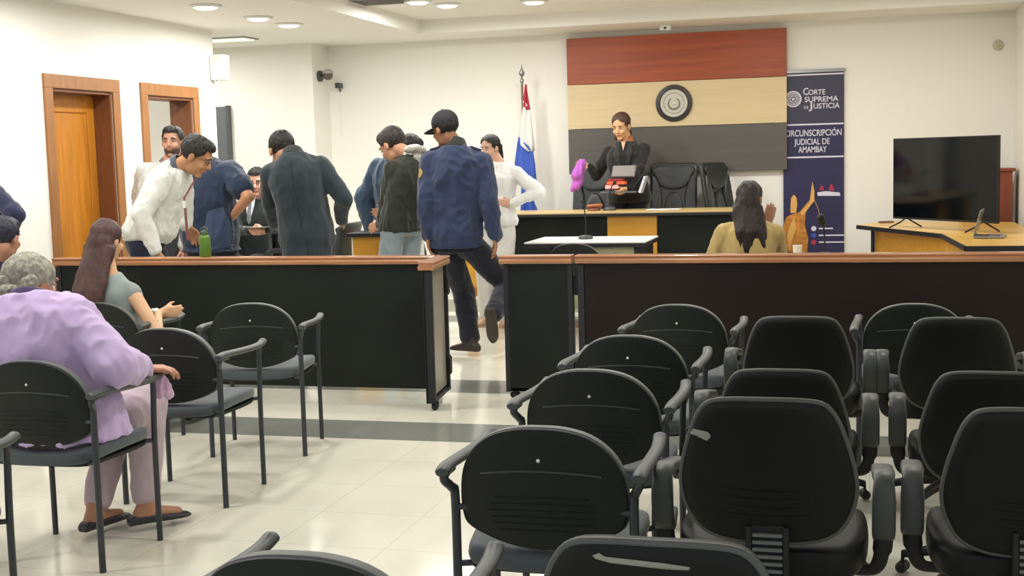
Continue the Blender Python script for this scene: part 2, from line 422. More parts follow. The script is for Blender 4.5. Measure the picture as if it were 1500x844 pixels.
mb.tube(pts, [.004+.006*math.sin(PI*k/25) for k in range(26)], 8)
mb.build('wreath', mat('seal_grey', (128, 128, 116), .5), t, smooth=True)
mb = MB()
for k in range(40):
    a = 2*PI*k/40; q = V3((.105*math.sin(a), -.016, .105*math.cos(a))); mb.ell(q, (.006, .003, .006), nu=8, nv=5)
mb.build('beading', mat('seal_grey2', (150, 150, 138), .5), t, smooth=True)
st = [(.03*math.sin(PI*k/5)*(1 if k % 2 == 0 else .42), .03*math.cos(PI*k/5)*(1 if k % 2 == 0 else .42)) for k in range(10)]
MB().prism(st, -.006, c=(0, -.014, 0)).build('star', mat('seal_star', (205, 205, 190), .4), t)

bt = AT(1190, 103, 13.22); bh = bt.z
t = thing('banner', 'tall navy roll-up banner with white court lettering and a golden statue', 'banner', (-.40, 13.277, 0))
NAVY = mat('banner_navy', (38, 35, 76), .5, var=(2, .15)); NAVD = mat('banner_slate', (54, 52, 74), .5)
WPR = mat('banner_white', (215, 212, 225), .5)
hw = .30
mb = MB()   # gently waved sheet with thickness
rows = 30
for side in (0, 1):
    pass
vs = []; fs = []
for i in range(rows+1):
    z = .06+(bh-.08)*i/rows
    for j in range(13):
        x = -hw+2*hw*j/12; y = .004*math.sin(z*3)+.002*math.sin(x*8)
        vs.append((x, y, z))
n = len(vs); vs += [(a, b+.002, c_) for a, b, c_ in vs]
for i in range(rows):
    for j in range(12):
        q = i*13+j; fs.append([q, q+1, q+14, q+13]); fs.append([n+q, n+q+13, n+q+14, n+q+1])
mb.add(vs, fs); sheet = mb.build('sheet', NAVY, t, smooth=True)
MB().box((-hw-.01, -.012, bh-.02), (hw+.01, .014, bh+.012)).build('top_rail', CHROME, t, bevel=.003)
MB().box((-hw-.03, -.09, 0), (hw+.03, .015, .07)).build('base_cassette', CHROME, t, bevel=.01)
def zp(y): return AT(1195, y, 13.27).z
MB().box((-hw+.003, -.006, zp(180)), (hw-.003, -.002, zp(111))).build('upper_field', NAVD, t)
for y in (109, 182, 230): MB().box((-hw+.003, -.0085, zp(y)-.008), (hw-.003, -.004, zp(y)+.008)).build('white_line', WPR, t)
def bx(x): return AT(x, 150, 13.27).x+.40
def btxt(s, size, x, y, w, al='CENTER', bold=0):
    text('lettering', s, size, WPR, t, Matrix.Translation((bx(x), -.009, zp(y))) @ FACE, .001, al, w, bold)
btxt('C', .10, 1180.5, 138.5, .052, bold=.001); btxt('ORTE', .072, 1196.5, 138.5, .165, bold=.001)
btxt('SUPREMA', .074, 1203, 149, .33, bold=.001)
btxt('DE', .04, 1181, 159, .045); btxt('J', .105, 1188.5, 159, .035, bold=.001); btxt('USTICIA', .074, 1210.5, 159, .255, bold=.001)
btxt('CIRCUNSCRIPCIÓN', .09, 1191, 199, .56, bold=.001); btxt('JUDICIAL DE', .085, 1189.5, 211.5, .35, bold=.001); btxt('AMAMBAY', .085, 1190, 223, .28, bold=.001)
mb = MB(); cs = (bx(1162), -.008, zp(144))
def annulus(r0, r1, c, y=-.008, th=.002, n=32):
    return [V3((c[0]+r*math.sin(2*PI*k/n), y+dy, c[2]+r*math.cos(2*PI*k/n))) for dy in (0, th) for r in (r0, r1) for k in range(n)], \
        [[a*n+k, a*n+(k+1) % n, b*n+(k+1) % n, b*n+k] for a, b in ((0, 1), (1, 3), (3, 2), (2, 0)) for k in range(n)]
for r0, r1 in ((.068, .082), (.055, .062), (.028, .036)):
    v_, f_ = annulus(r0, r1, cs); mb.add(v_, f_)
mb.prism([(x*.8, z*.8) for x, z in st], -.002, c=(cs[0], -.006, cs[2]))
for k in range(22):
    a = 2*PI*k/22; mb.ell((cs[0]+.046*math.sin(a), -.007, cs[2]+.046*math.cos(a)), (.006, .0015, .004), nu=6, nv=4)
mb.build('round_seal', WPR, t)
GOLD = mat('print_gold', (190, 125, 48), .5, var=(22, .35)); GOLDL = mat('print_gold_light', (222, 170, 92), .5)
def pz(pts): return [(AT(x, y, 13.27).x+.40, AT(x, y, 13.27).z) for x, y in pts]
MB().prism(pz([(1148, 368), (1147, 330), (1152, 318), (1160, 314), (1166, 312), (1172, 310), (1180, 300), (1187, 292), (1192, 294), (1186, 303), (1180, 312), (1179, 330), (1184, 350), (1182, 372)]), -.002, c=(0, -.004, 0)).build('statue_robe', GOLD, t)
MB().prism(pz([(1158, 312), (1158, 300), (1159, 290), (1163, 285), (1167, 290), (1168, 300), (1166, 312)]), -.002, c=(0, -.006, 0)).build('statue_head', GOLDL, t)
MB().prism(pz([(1172, 312), (1186, 296), (1188, 280), (1190, 266), (1193, 280), (1193, 294), (1182, 308), (1176, 316)]), -.002, c=(0, -.008, 0)).build('statue_arm', GOLDL, t)
mb = MB().tube([V3((x, -.008, z)) for x, z in pz([(1191, 290), (1197, 302), (1201, 316)])], .003, 6)
mb.prism(pz([(1196, 318), (1200, 314), (1205, 318), (1203, 325), (1198, 325)]), -.003, c=(0, -.006, 0)); mb.build('statue_scales', GOLDL, t)
MB().prism(pz([(1153, 345), (1158, 328), (1164, 318), (1166, 334), (1160, 352), (1156, 370)]), -.002, c=(0, -.0065, 0)).build('robe_fold', GOLDL, t)
RED = mat('print_red', (170, 48, 72), .5)
for q in ([(1200, 279), (1202, 273), (1205, 271), (1207, 279)], [(1214, 279), (1216, 270), (1219, 270), (1222, 279)]): MB().prism(pz(q), -.002, c=(0, -.004, 0)).build('red_mark', RED, t)
MB().prism(pz([(1197, 282), (1210, 280), (1230, 282), (1231, 287), (1198, 287)]), -.002, c=(0, -.004, 0)).build('white_mark', WPR, t)
for (x, y, cc, w) in ((1192, 335, WPR, .14), (1192, 345, mat('print_blue', (50, 80, 160), .5), .25), (1192, 355, RED, .25)):
    c = pz([(x, y)])[0]
    MB().lathe((c[0], -.005, c[1]), [(0, 0), (.026, 0), (.026, .002), (0, .002)], 20, Rx).build('contact_icon', cc, t)
    MB().box((c[0]+.05, -.006, c[1]-.007), (c[0]+.05+w, -.003, c[1]+.007)).build('contact_line', WPR, t)

# ================================================================== FLAG
p = AT(772, 305, 12.95)
t = thing('flag', 'red, white and blue flag hanging on a pole with a silver finial', 'flag', (p.x-.02, 12.95, .12))
zz = lambda y: AT(770, y, 12.95).z-.12
MB().lathe((0, 0, 0), [(0, 0), (.16, 0), (.16, .02), (.04, .05), (.015, .08), (.015, .1)], 24).build('base', CHROME, t, smooth=True)
MB().cone((0, 0, .05), (0, 0, zz(118)), .013, .013).build('pole', mat('pole_wood', (120, 100, 80), .4), t, smooth=True)
MB().lathe((0, 0, zz(122)), [(.012, 0), (.022, .03), (.012, .05), (.006, .06), (.028, .09), (.03, .11), (.006, .16), (.002, .2)], 16).build('finial', CHROME, t, smooth=True)
def flagpart(name, rows_, m):   # rows: (py, px_left, px_right)
    vs = []; fs = []; n = 16; N = len(rows_)
    for r, (py, xl, xr) in enumerate(rows_):
        a = AT(xl, py, 12.95); b = AT(xr, py, 12.95)
        for j in range(n+1):
            u = j/n; x = a.x+(b.x-a.x)*u-t.location.x; y = -.03+.022*math.sin(u*11+r*.5)*(.4+.6*r/N)
            vs.append((x, y, a.z-.12))
    for r in range(N-1):
        for j in range(n): q = r*(n+1)+j; fs.append([q, q+1, q+n+2, q+n+1])
    o = MB().add(vs, fs).build(name, m, t, smooth=True)
    s_ = o.modifiers.new('s', 'SOLIDIFY'); s_.thickness = .006
flagpart('red_stripe', [(124, 770, 773), (135, 768.5, 774), (148, 767, 775.5), (156, 767, 776.5), (161, 774, 777)], mat('flag_red', (176, 40, 62), .7))
flagpart('white_stripe', [(148, 767.2, 769), (156, 767.2, 776), (161, 766, 777), (185, 763, 780), (203, 761, 782), (212, 762, 783), (222, 775, 783)], mat('flag_white', (214, 214, 210), .7))
flagpart('blue_stripe', [(201, 760.5, 761.5), (210, 758.5, 770), (221, 757, 782), (240, 754.5, 784.5), (250, 761, 785), (262, 765, 786), (285, 765, 787), (296, 765, 783), (306, 764.5, 787.5), (330, 764, 788)], mat('flag_blue', (52, 82, 170), .7))

# ================================================================== PLATFORM AND JUDGES' BENCH
struct('trim_3', MB().box((-4.6, 11.68, 0), (-.75, BY, .12)), mat('platform_stone', (178, 176, 162), .4), bevel=.004)
PZ = .12; BF = 11.95
t = thing('judges_bench', 'long curved-fronted judges bench with black panels, wood pilasters and a pale wood top', 'bench', (0, 0, PZ))
t['label'] = 'long judges bench with black front panels, a yellow wood centre panel and pale wood top'
def seg(nm, x0, x1, m, y0=BF, z0=.09, z1=.80, th=.03): return MB().box((x0, y0, z0), (x1, y0+th, z1)).build(nm, m, t, bevel=.003)
seg('wood_panel', -3.72, -3.305, YWOOD); seg('black_panel', -3.30, -2.285, BLACKP); seg('wood_panel', -2.28, -1.805, YWOOD, BF-.015)
seg('black_panel', -1.80, -.95, BLACKP)
MB().box((-3.74, BF-.01, 0), (-.94, BF+.04, .09)).build('plinth', mat('plinth_wood', (170, 105, 50), .4, grain=(4, .15, (.5, 4, 4))), t)
for x in (-3.72, -.98): MB().box((x, BF+.032, .0), (x+.03, BF+.6, .77)).build('end_panel', BLACKP, t)
MB().box((-3.76, BF-.05, .80), (-.91, BF+.62, .815)).build('countertop', LTOP, t, bevel=.002)
MB().box((-3.765, BF-.055, .772), (-.905, BF+.60, .80)).build('counter_edge', BEDGE, t, bevel=.004)
BT = PZ+.815
# items on the bench
def mic(loc, lab, h=.28, lean=(.05, -.08), s=1, rz=0):
    t = thing('desk_microphone', lab, 'microphone', loc, rz)
    MB().lathe((0, 0, 0), [(0, 0), (.062, 0), (.065, .012), (.055, .03), (.02, .036), (0, .038)], 20).build('base', PLASTL, t, smooth=True)
    P = spline([(0, 0, .03), (0, .01, h*.5), (lean[0]*.4, lean[1]*.3, h*.85), (lean[0], lean[1], h)], 6)
    MB().tube(P, .0055, 8).build('gooseneck', BLK, t, smooth=True)
    d = (P[-1]-P[-4]).normalized()
    MB().cone(P[-1], P[-1]+d*.035, .013*s, .017*s).build('windscreen', BLK, t, smooth=True)
    return t
p = AT(858, 348, 10.9)
# ------------- white table, witness chair behind rail
y0, y1 = 10.45, 11.2; xl, xr = -2.72, -1.68; TT = .75
t = thing('testimony_table', 'small white-topped table with dark edging standing before the judges bench', 'table', (0, 0, 0))
MB().box((xl, y0, TT-.012), (xr, y1, TT)).build('tabletop', mat('white_laminate', (236, 236, 232), .35), t, bevel=.002)
MB().box((xl-.005, y0-.006, TT-.045), (xr+.005, y1+.005, TT-.012)).build('table_edge', BEDGE, t, bevel=.003)
MB().box((xl+.24, y0+.05, .18), (xr-.09, y0+.07, TT-.045)).build('modesty_panel', mat('beige_panel', (184, 180, 145), .5), t, bevel=.002)
for x in (xl+.24, xr-.07):
    MB().box((x-.03, y0+.03, 0), (x+.03, y1-.05, TT-.045)).build('leg', BEDGE, t, bevel=.004)
mic((AT(858, 349, 10.85).x, 10.85, TT), 'gooseneck microphone with round grey base on the white-topped table', .30, (-.01, -.03))
mic((AT(893, 303, 12.25).x, 12.25, BT), 'gooseneck microphone on the judges bench in front of the standing woman in black', .26, (.06, -.08))
p = AT(870, 303, 12.2)
t = thing('gavel_block', 'small brown wooden block lying on the judges bench left of the microphone', 'gavel block', (p.x, 12.2, BT))
MB().lathe((0, 0, 0), [(0, 0), (.06, 0), (.062, .012), (.055, .022), (0, .022)], 24).build('base', mat('block_wood', (120, 62, 35), .4), t, smooth=True)
MB().cone((-.05, -.01, .045), (.07, .0, .052), .02, .02).build('block', mat('block_wood2', (150, 85, 45), .4), t, smooth=True)
mb = MB()
for k in range(4):
    R = Matrix.Rotation(random.uniform(-.15, .15), 3, 'Z')
    mb.add([R@V3((x, y, z)) for x, y, z in ((-.15, -.1, k*.002), (.15, -.1, k*.002), (.15, .1, k*.002), (-.15, .1, k*.002), (-.15, -.1, k*.002+.0015), (.15, -.1, k*.002+.0015), (.15, .1, k*.002+.0015), (-.15, .1, k*.002+.0015))], [[0,3,2,1],[4,5,6,7],[0,1,5,4],[1,2,6,5],[2,3,7,6],[3,0,4,7]])
p = AT(972, 306, 12.15); o = mb.build('paper_stack', PAPER); o.location = (p.x, 12.15, BT+.001); tag(o, 'white sheets of paper spread on the judges bench before the right leather chair', 'papers')
p = AT(960, 302, 12.3)
t = thing('pen_stand', 'small dark pen stand beside the papers on the judges bench', 'pen stand', (p.x+.0, 12.42, BT))
MB().lathe((0, 0, 0), [(0, 0), (.025, 0), (.022, .01), (0, .012)], 16).build('base', BLK, t, smooth=True)
MB().cone((0, 0, .01), (.015, 0, .11), .004, .003).build('pen', BLK, t, smooth=True)
p = AT(745, 300, 12.1)
o = MB().box((-.035, -.03, 0), (.035, .03, .10)).box((-.025, -.034, .02), (.025, -.03, .08)).build('desk_clock', BLK, bevel=.008); o.location = (p.x, 12.15, BT)
tag(o, 'small black box standing at the left end of the judges bench', 'box'); o.name = 'small_box'

# ================================================================== RAILS AND GATE
RY = 7.42; RZ0 = .05; RZ1 = .83; RT = .885
def rail_cap(mb, x0, x1, y, ax='x'):
    prof = [(-.045, -.05), (-.05, -.03), (-.04, -.018), (-.052, -.008), (-.046, 0), (.046, 0), (.052, -.008), (.04, -.018), (.05, -.03), (.045, -.05)]
    rings = [[V3((x, y+a, RT+b)) for a, b in prof] for x in (x0, x1)]
    return mb.ring_loft(rings)
def rail(name, label, x0, x1, m, parts):
    t = thing(name, label, 'court rail', (0, 0, 0))
    n = len(parts)-1
    for i in range(n):
        MB().box((parts[i]+.003, RY-.012, RZ0), (parts[i+1]-.003, RY+.0, RZ1)).build('front_panel', m, t, bevel=.002)
    MB().box((x0, RY+.002, RZ0), (x1, RY+.03, RZ1)).build('rear_panel', GREYP, t)
    for x in (x0, x1-.04):
        MB().box((x, RY-.016, RZ0-.045), (x+.04, RY+.05, RZ1)).build('post', BEDGE, t, bevel=.003)
    rail_cap(MB(), x0-.01, x1+.01, RY+.01).build('rail_cap', CAPW, t, bevel=.003)
    for x in (x0+.02, x1-.02):
        MB().lathe((x, RY+.01, 0), [(0, 0), (.02, 0), (.02, .01), (.008, .015), (.008, .05), (0, .05)], 12).build('foot', BLK, t, smooth=True)
    return t
xL0 = AT(82, 378, RY).x; xL1 = -2.50
rail('court_rail', 'long black court rail with wooden cap on the left, behind the seated women', xL0, xL1, BLACKP, [xL0+.04, xL1-.04])
xR0 = AT(846, 380, RY).x
rail('court_rail', 'long dark brown court rail with wooden cap on the right, behind the rows of chairs', xR0, 1.45, BROWNP, [xR0+.04, 1.41])
def gate(label, hinge, ang, L, sgn):
    """leaf in local x from hinge; ang = rotation about z"""
    t = thing('court_gate', label, 'gate', hinge, ang)
    y0 = -.022
    MB().box((min(0, sgn*L), y0, RZ0), (max(0, sgn*L), y0+.014, RZ1)).build('front_panel', BLACKP, t, bevel=.002)
    MB().box((min(sgn*.02, sgn*(L-.03)), y0+.014, RZ0+.03), (max(sgn*.02, sgn*(L-.03)), y0+.034, RZ1)).build('rear_panel', GREYP, t)
    for a in (0, L-.03):
        xa, xb = sorted((sgn*a, sgn*(a+.03))); MB().box((xa, y0-.001, RZ0-.005), (xb, y0+.055, RZ1)).build('edge_frame', BEDGE, t, bevel=.002)
    MB().box((min(0, sgn*L), y0, RZ0), (max(0, sgn*L), y0+.055, RZ0+.02)).build('bottom_rail', BEDGE, t)
    mb = MB(); prof = [(-.045, -.05), (-.05, -.03), (-.04, -.018), (-.052, -.008), (-.046, 0), (.046, 0), (.052, -.008), (.04, -.018), (.05, -.03), (.045, -.05)]
    mb.ring_loft([[V3((x, a+.004, RT+b)) for a, b in prof] for x in sorted((sgn*.0, sgn*(L+.02)))])
    mb.build('rail_cap', CAPW, t, bevel=.003)
    for z in (.20, .70):
        MB().cone((sgn*-.012, y0+.05, z-.05), (sgn*-.012, y0+.05, z+.05), .012, .012).box((-.03, y0+.03, z-.05), (.03, y0+.062, z+.05)).build('hinge', BLK, t, bevel=.003)
    MB().cone((sgn*(L-.06), .02, .0215), (sgn*(L-.035), .02, .0215), .021, .021).box((sgn*(L-.05)-.012, .0, .03), (sgn*(L-.05)+.012, .04, .052)).build('caster', BLK, t, smooth=True)
    return t
gate('closed black gate leaf with wooden cap, right of the gap in the rails', (xR0-.03, RY, 0), 0, .43, -1)
hL = V3((xL1+.035, RY+.02, 0)); e = V3((-2.40, 6.88, 0)); dd = e-hL
gate('open black gate leaf with wooden cap swung toward the chairs, left of the gap', hL, math.atan2(dd.y, dd.x), .47, 1)

t = thing('water_bottle', 'green metal water bottle with loop lid standing on the left rail cap', 'bottle', (AT(300, 376, 7.42).x, RY+.01, RT))
GR = mat('green_metal', (88, 122, 42), .35, metal=.3)
MB().lathe((0, 0, 0), [(0, 0), (.034, 0), (.037, .006), (.037, .125), (.032, .138), (.022, .146), (0, .146)], 28).build('body', GR, t, smooth=True)
MB().lathe((0, 0, .146), [(0, 0), (.023, 0), (.024, .022), (.02, .026), (0, .026)], 20).build('lid', mat('bottle_lid', (62, 80, 48), .5), t, smooth=True)
MB().tube([V3((.024*math.cos(a), 0, .168+.024*math.sin(a))) for a in [PI*k/10 for k in range(11)]], .005, 8).build('carry_loop', mat('bottle_lid', (0, 0, 0)), t, smooth=True)

# ================================================================== DESKS
def podium(name, label, cat, x0, x1, y0, y1, h, legs=True):
    t = thing(name, label, cat, ((x0+x1)/2, (y0+y1)/2, 0)); w = (x1-x0)/2; d = (y1-y0)/2
    MB().box((-w+.02, -d+.03, .0), (w-.02, -d+.05, h-.035)).build('front_panel', YWOOD, t, bevel=.002)
    for q in (-w, w-.025): MB().box((q, -d+.052, 0), (q+.025, d-.02, h-.035)).build('side_panel', WHITEP, t, bevel=.002)
    MB().box((-w-.02, -d, h-.035), (w+.02, d, h)).build('desktop', BEDGE, t, bevel=.005)
    return t
podium('signing_desk', 'yellow wood desk with black top before the man in the hooded jacket', 'desk', AT(511, 342, 9.8).x+.02, AT(511, 342, 9.8).x+.56, 9.75, 10.1, AT(530, 341, 9.8).z)
# TV desk (L-shaped, seen on the right)
a = FL(1256, 330, .76); b = FL(1380, 343, .76); c = FL(1415, 361, .76); d = V3((1.42, c.y, .76))
poly = [a, b, c, d, V3((1.42, 12.5, .76)), V3((a.x+.25, 12.95, .76))]
t = thing('media_desk', 'angled yellow wood desk with black edging holding the television on the right', 'desk', (0, 0, 0))
def flat(poly, z0, z1):
    n = len(poly); vs = [(p.x, p.y, z0) for p in poly]+[(p.x, p.y, z1) for p in poly]
    return MB().add(vs, [list(range(n))[::-1], [n+i for i in range(n)]]+[[i, (i+1) % n, n+(i+1) % n, n+i] for i in range(n)])
flat(poly, .735, .76).build('desktop', mat('desk_top_wood', (222, 178, 90), .3, grain=(4, .08, (.5, 4, 4))), t)
cx_ = sum((p for p in poly), V3())/6
mb = MB()
for p, q in zip(poly[:4], poly[1:4]):
    dn = (q-p).normalized(); nn = V3((dn.y, -dn.x, 0))*.012
    mb.add([p-nn*.2+V3((0,0,-.035)), q-nn*.2+V3((0,0,-.035)), q+nn+V3((0,0,-.035)), p+nn+V3((0,0,-.035)), p-nn*.2+V3((0,0,.002)), q-nn*.2+V3((0,0,.002)), q+nn+V3((0,0,.002)), p+nn+V3((0,0,.002))], [[0,3,2,1],[4,5,6,7],[0,1,5,4],[1,2,6,5],[2,3,7,6],[3,0,4,7]])
mb.build('edging', BEDGE, t)
mb = MB()
def wallq(p, q, z0, z1, th=.02):
    dn = (q-p).normalized(); nn = V3((-dn.y, dn.x, 0))*th
    return [V3((r.x, r.y, z)) for z in (z0, z1) for r in (p, q, q+nn, p+nn)], [[0,3,2,1],[4,5,6,7],[0,1,5,4],[1,2,6,5],[2,3,7,6],[3,0,4,7]]
ins = V3((.06, .06, 0)); a2 = a+V3((.16, -.02, 0)); a2.y += .1
v_, f_ = wallq(a2, b+V3((.03, .09, 0)), 0, .735); mb.add(v_, f_)
v_, f_ = wallq(b+V3((.03, .09, 0)), c+V3((.04, .1, 0)), 0, .735); mb.add(v_, f_)
v_, f_ = wallq(c+V3((.04, .1, 0)), V3((1.4, c.y+.1, 0)), 0, .735); mb.add(v_, f_)
mb.build('front_panel', YWOOD, t)
MB().cone(a2+V3((-.02, -.01, -.76)), a2+V3((-.02, -.01, -.03)), .018, .018).build('leg', BEDGE, t, smooth=True)
# television
tl = AT(1310, 202, 11.9); tr = AT(1462, 199, 10.9)
bl = AT(1310, 319, 11.9); br = AT(1461, 329, 10.9)
wdt = math.hypot(tr.x-tl.x, tr.y-tl.y); zb = (bl.z+br.z)/2; zt = (tl.z+tr.z)/2; cx, cy = (tl.x+tr.x)/2, (tl.y+tr.y)/2
ang = math.atan2(tr.y-tl.y, tr.x-tl.x); zb = max(zb, .80)
t = thing('television', 'large black flat-screen television switched off, standing on the angled desk', 'television', (cx, cy, .76), ang)
h0, h1 = zb-.76, zt-.76
MB().box((-wdt/2, -.012, h0), (wdt/2, .03, h1)).box((-wdt/2+.2, .03, h0+.1), (wdt/2-.2, .06, h1-.25)).build('casing', BLK, t, bevel=.004)
MB().box((-wdt/2+.008, -.0135, h0+.018), (wdt/2-.008, -.011, h1-.008)).build('screen', mat('glossy_screen', (8, 10, 14), .08, spec=.35), t)
for sx in (-1, 1):
    x = sx*(wdt/2-.16)
    MB().tube([(x, 0, h0+.01), (x-.02, -.05, .05), (x-.05, -.14, .007)], .007, 8).tube([(x, .01, h0+.01), (x+.02, .07, .05), (x+.04, .14, .007)], .007, 8).build('foot', BLK, t, smooth=True)
# remote / cables on the desk
p = AT(1298, 325, 12.0); p = FL(1298, 326, .765)
o = MB().box((-.07, -.02, 0), (.07, .02, .018)).build('remote_control', mat('remote_brown', (120, 85, 70), .5), bevel=.006); o.location = (p.x, p.y, .762); o.rotation_euler.z = .3
tag(o, 'small brown remote control lying left of the television foot', 'remote control')
# laptop
p = FL(1452, 347, .765)
t = thing('laptop', 'open silver laptop seen edge-on in front of the television', 'laptop', (p.x-.01, p.y, .762), -1.25)
LP = mat('laptop_silver', (150, 148, 140), .35, metal=.5)
MB().box((-.15, -.11, 0), (.15, .11, .016)).build('keyboard_base', LP, t, bevel=.005)
MB().box((-.13, -.02, .0155), (.13, .08, .0175)).build('keys', mat('laptop_keys', (90, 84, 90), .6), t)
mb = MB(); mb.box((-.15, 0, 0), (.15, .008, .21)); R = Matrix.Rotation(math.radians(-14), 3, 'X'); mb.v = [R@v+V3((0, -.112, .014)) for v in mb.v]
t.rotation_euler.z = -1.75
mb.build('lid', LP, t, bevel=.004)
mb = MB(); mb.box((-.14, .0085, .012), (.14, .0095, .2)); mb.v = [R@v+V3((0, -.112, .014)) for v in mb.v]
mb.build('screen', mat('laptop_screen', (120, 125, 110), .2), t)
# wooden stand behind the television
p = AT(1470, 250, 12.4)
t = thing('wooden_lectern', 'reddish brown wooden lectern partly hidden behind the television', 'lectern', (1.24, 12.95, 0))
RW = mat('red_lectern_wood', (132, 66, 46), .4, grain=(4, .15, (5, 5, .5)))
zt_ = AT(1470, 247, 12.6).z
MB().box((-.25, -.16, 0), (.20, .16, zt_-.03)).build('body', RW, t, bevel=.004)
MB().box((-.27, -.18, zt_-.03), (.225, .18, zt_)).build('top', RW, t, bevel=.006)
# black chair edge at the right border
# desk of the seated woman (behind the right rail)
t = thing('prosecutor_desk', 'dark desk mostly hidden behind the right rail in front of the woman in tan', 'desk', (0, 0, 0))
MB().box((-1.1, 8.72, .70), (.25, 9.3, .735)).build('desktop', LTOP, t, bevel=.003)
MB().box((-1.05, 9.22, 0), (.2, 9.25, .70)).build('modesty_panel', BLACKP, t)
for x in (-1.08, .2): MB().box((x, 8.75, 0), (x+.03, 9.27, .70)).build('side_panel', BLACKP, t)
p = AT(1208, 372, 8.95)
mic((p.x, 8.95, .735), 'gooseneck microphone behind the right rail, in front of the banner', .24, (-.015, -.01), 1.7)
p = AT(1165, 372, 8.9)
o = MB().lathe((0, 0, 0), [(0, 0), (.025, 0), (.032, .09), (.030, .09), (.024, .004), (0, .004)], 20).build('white_cup', WHITEP, smooth=True); o.location = (p.x+.015, 8.9, .735); o.name = 'paper_cup'
tag(o, 'small white cup on the desk beside the seated woman in tan', 'cup')

# ================================================================== WALL FITTINGS
p = AT(321, 99, 11.12)
t = thing('wall_speaker', 'white box loudspeaker on a bracket at the outer corner of the left wall', 'speaker', (p.x, 11.14, p.z), .35)
pts = [(-.075, .07), (-.075, -.07), (.075, -.09), (.075, .09)]
MB().add([(x, y, z) for z, k in ((-.12, .92), (.12, 1)) for x, y in ((-.07*k, .07), (-.075*k, -.075), (.075*k, -.075), (.07*k, .07))], [[0,3,2,1],[4,5,6,7],[0,1,5,4],[1,2,6,5],[2,3,7,6],[3,0,4,7]]).build('cabinet', WHITEP, t, bevel=.014, seg=3)
MB().box((-.055, -.082, -.1), (.055, -.074, .1)).build('grille', mat('speaker_grille', (222, 222, 216), .7, bump=(200, .4)), t, bevel=.003)
MB().cone((-.07, .0, 0), (WX-p.x-.0, .02, -.02), .012, .012).box((WX-p.x-.01, -.02, -.06), (WX-p.x+.01, .06, .05)).cone((WX-p.x+.02, .0, -.02), (WX-p.x+.03, -.0, -.12), .008, .008).build('bracket', PLASTL, t, bevel=.002)
t.rotation_euler.z = 0
p = AT(478, 111, 13.0)
t = thing('dome_camera', 'grey dome security camera high on the back wall, the upper of the two', 'security camera', (-5.66, 13.02, p.z))
MB().lathe((0, 0, 0), [(0, 0), (.06, 0), (.06, .03), (0, .03)], 20, Matrix.Rotation(PI/2, 3, 'Y')).cone((.02, 0, 0), (.09, -.02, .03), .016, .016).build('mount', PLASTL, t, smooth=True)
MB().ell((.12, -.03, .0), (.055, .055, .05)).build('camera_dome', mat('dome_grey', (90, 84, 76), .2), t, smooth=True)
MB().lathe((.12, -.03, .02), [(0, 0), (.06, 0), (.058, .03), (.02, .05), (0, .05)], 20).build('hood', mat('hood_grey', (165, 160, 148), .4), t, smooth=True)
p = AT(496, 126, 13.2)
t = thing('box_camera', 'small grey box camera on the back wall, lower and right of the dome camera', 'security camera', (p.x, 13.28, p.z))
MB().box((-.03, -.12, -.025), (.03, -.02, .035)).build('housing', PLASTL, t, bevel=.008)
MB().cone((-.02, .01, -.05), (0, -.06, -.02), .01, .01).build('bracket', PLASTL, t, smooth=True)
MB().box((-.034, .012, -.55), (-.022, .02, -.04)).build('cable_duct', WHITEP, t)
p = AT(1462, 66, 13.28)
t = thing('wall_sensor', 'round beige sensor on the back wall in the upper right corner', 'sensor', (p.x, BY, p.z))
MB().lathe((0, 0, 0), [(0, 0), (.05, 0), (.05, .02), (.035, .035), (0, .035)], 24, Rx).build('housing', mat('beige_plastic', (205, 196, 175), .5), t, smooth=True)
MB().lathe((0, -.034, 0), [(0, 0), (.02, 0), (.018, .006), (0, .006)], 16, Rx).build('lens', mat('beige_plastic2', (185, 178, 158), .4), t, smooth=True)
p = AT(975, 44, 12.9)
t = thing('ceiling_sensor', 'small white box fixed to the ceiling above the wall panel', 'sensor', (p.x, 12.9, CZ))
MB().box((-.055, -.04, -.055), (.055, .04, 0)).build('housing', WHITEP, t, bevel=.008)
MB().ell((0, -.035, -.035), (.018, .01, .014)).build('lens', PLASTL, t, smooth=True)
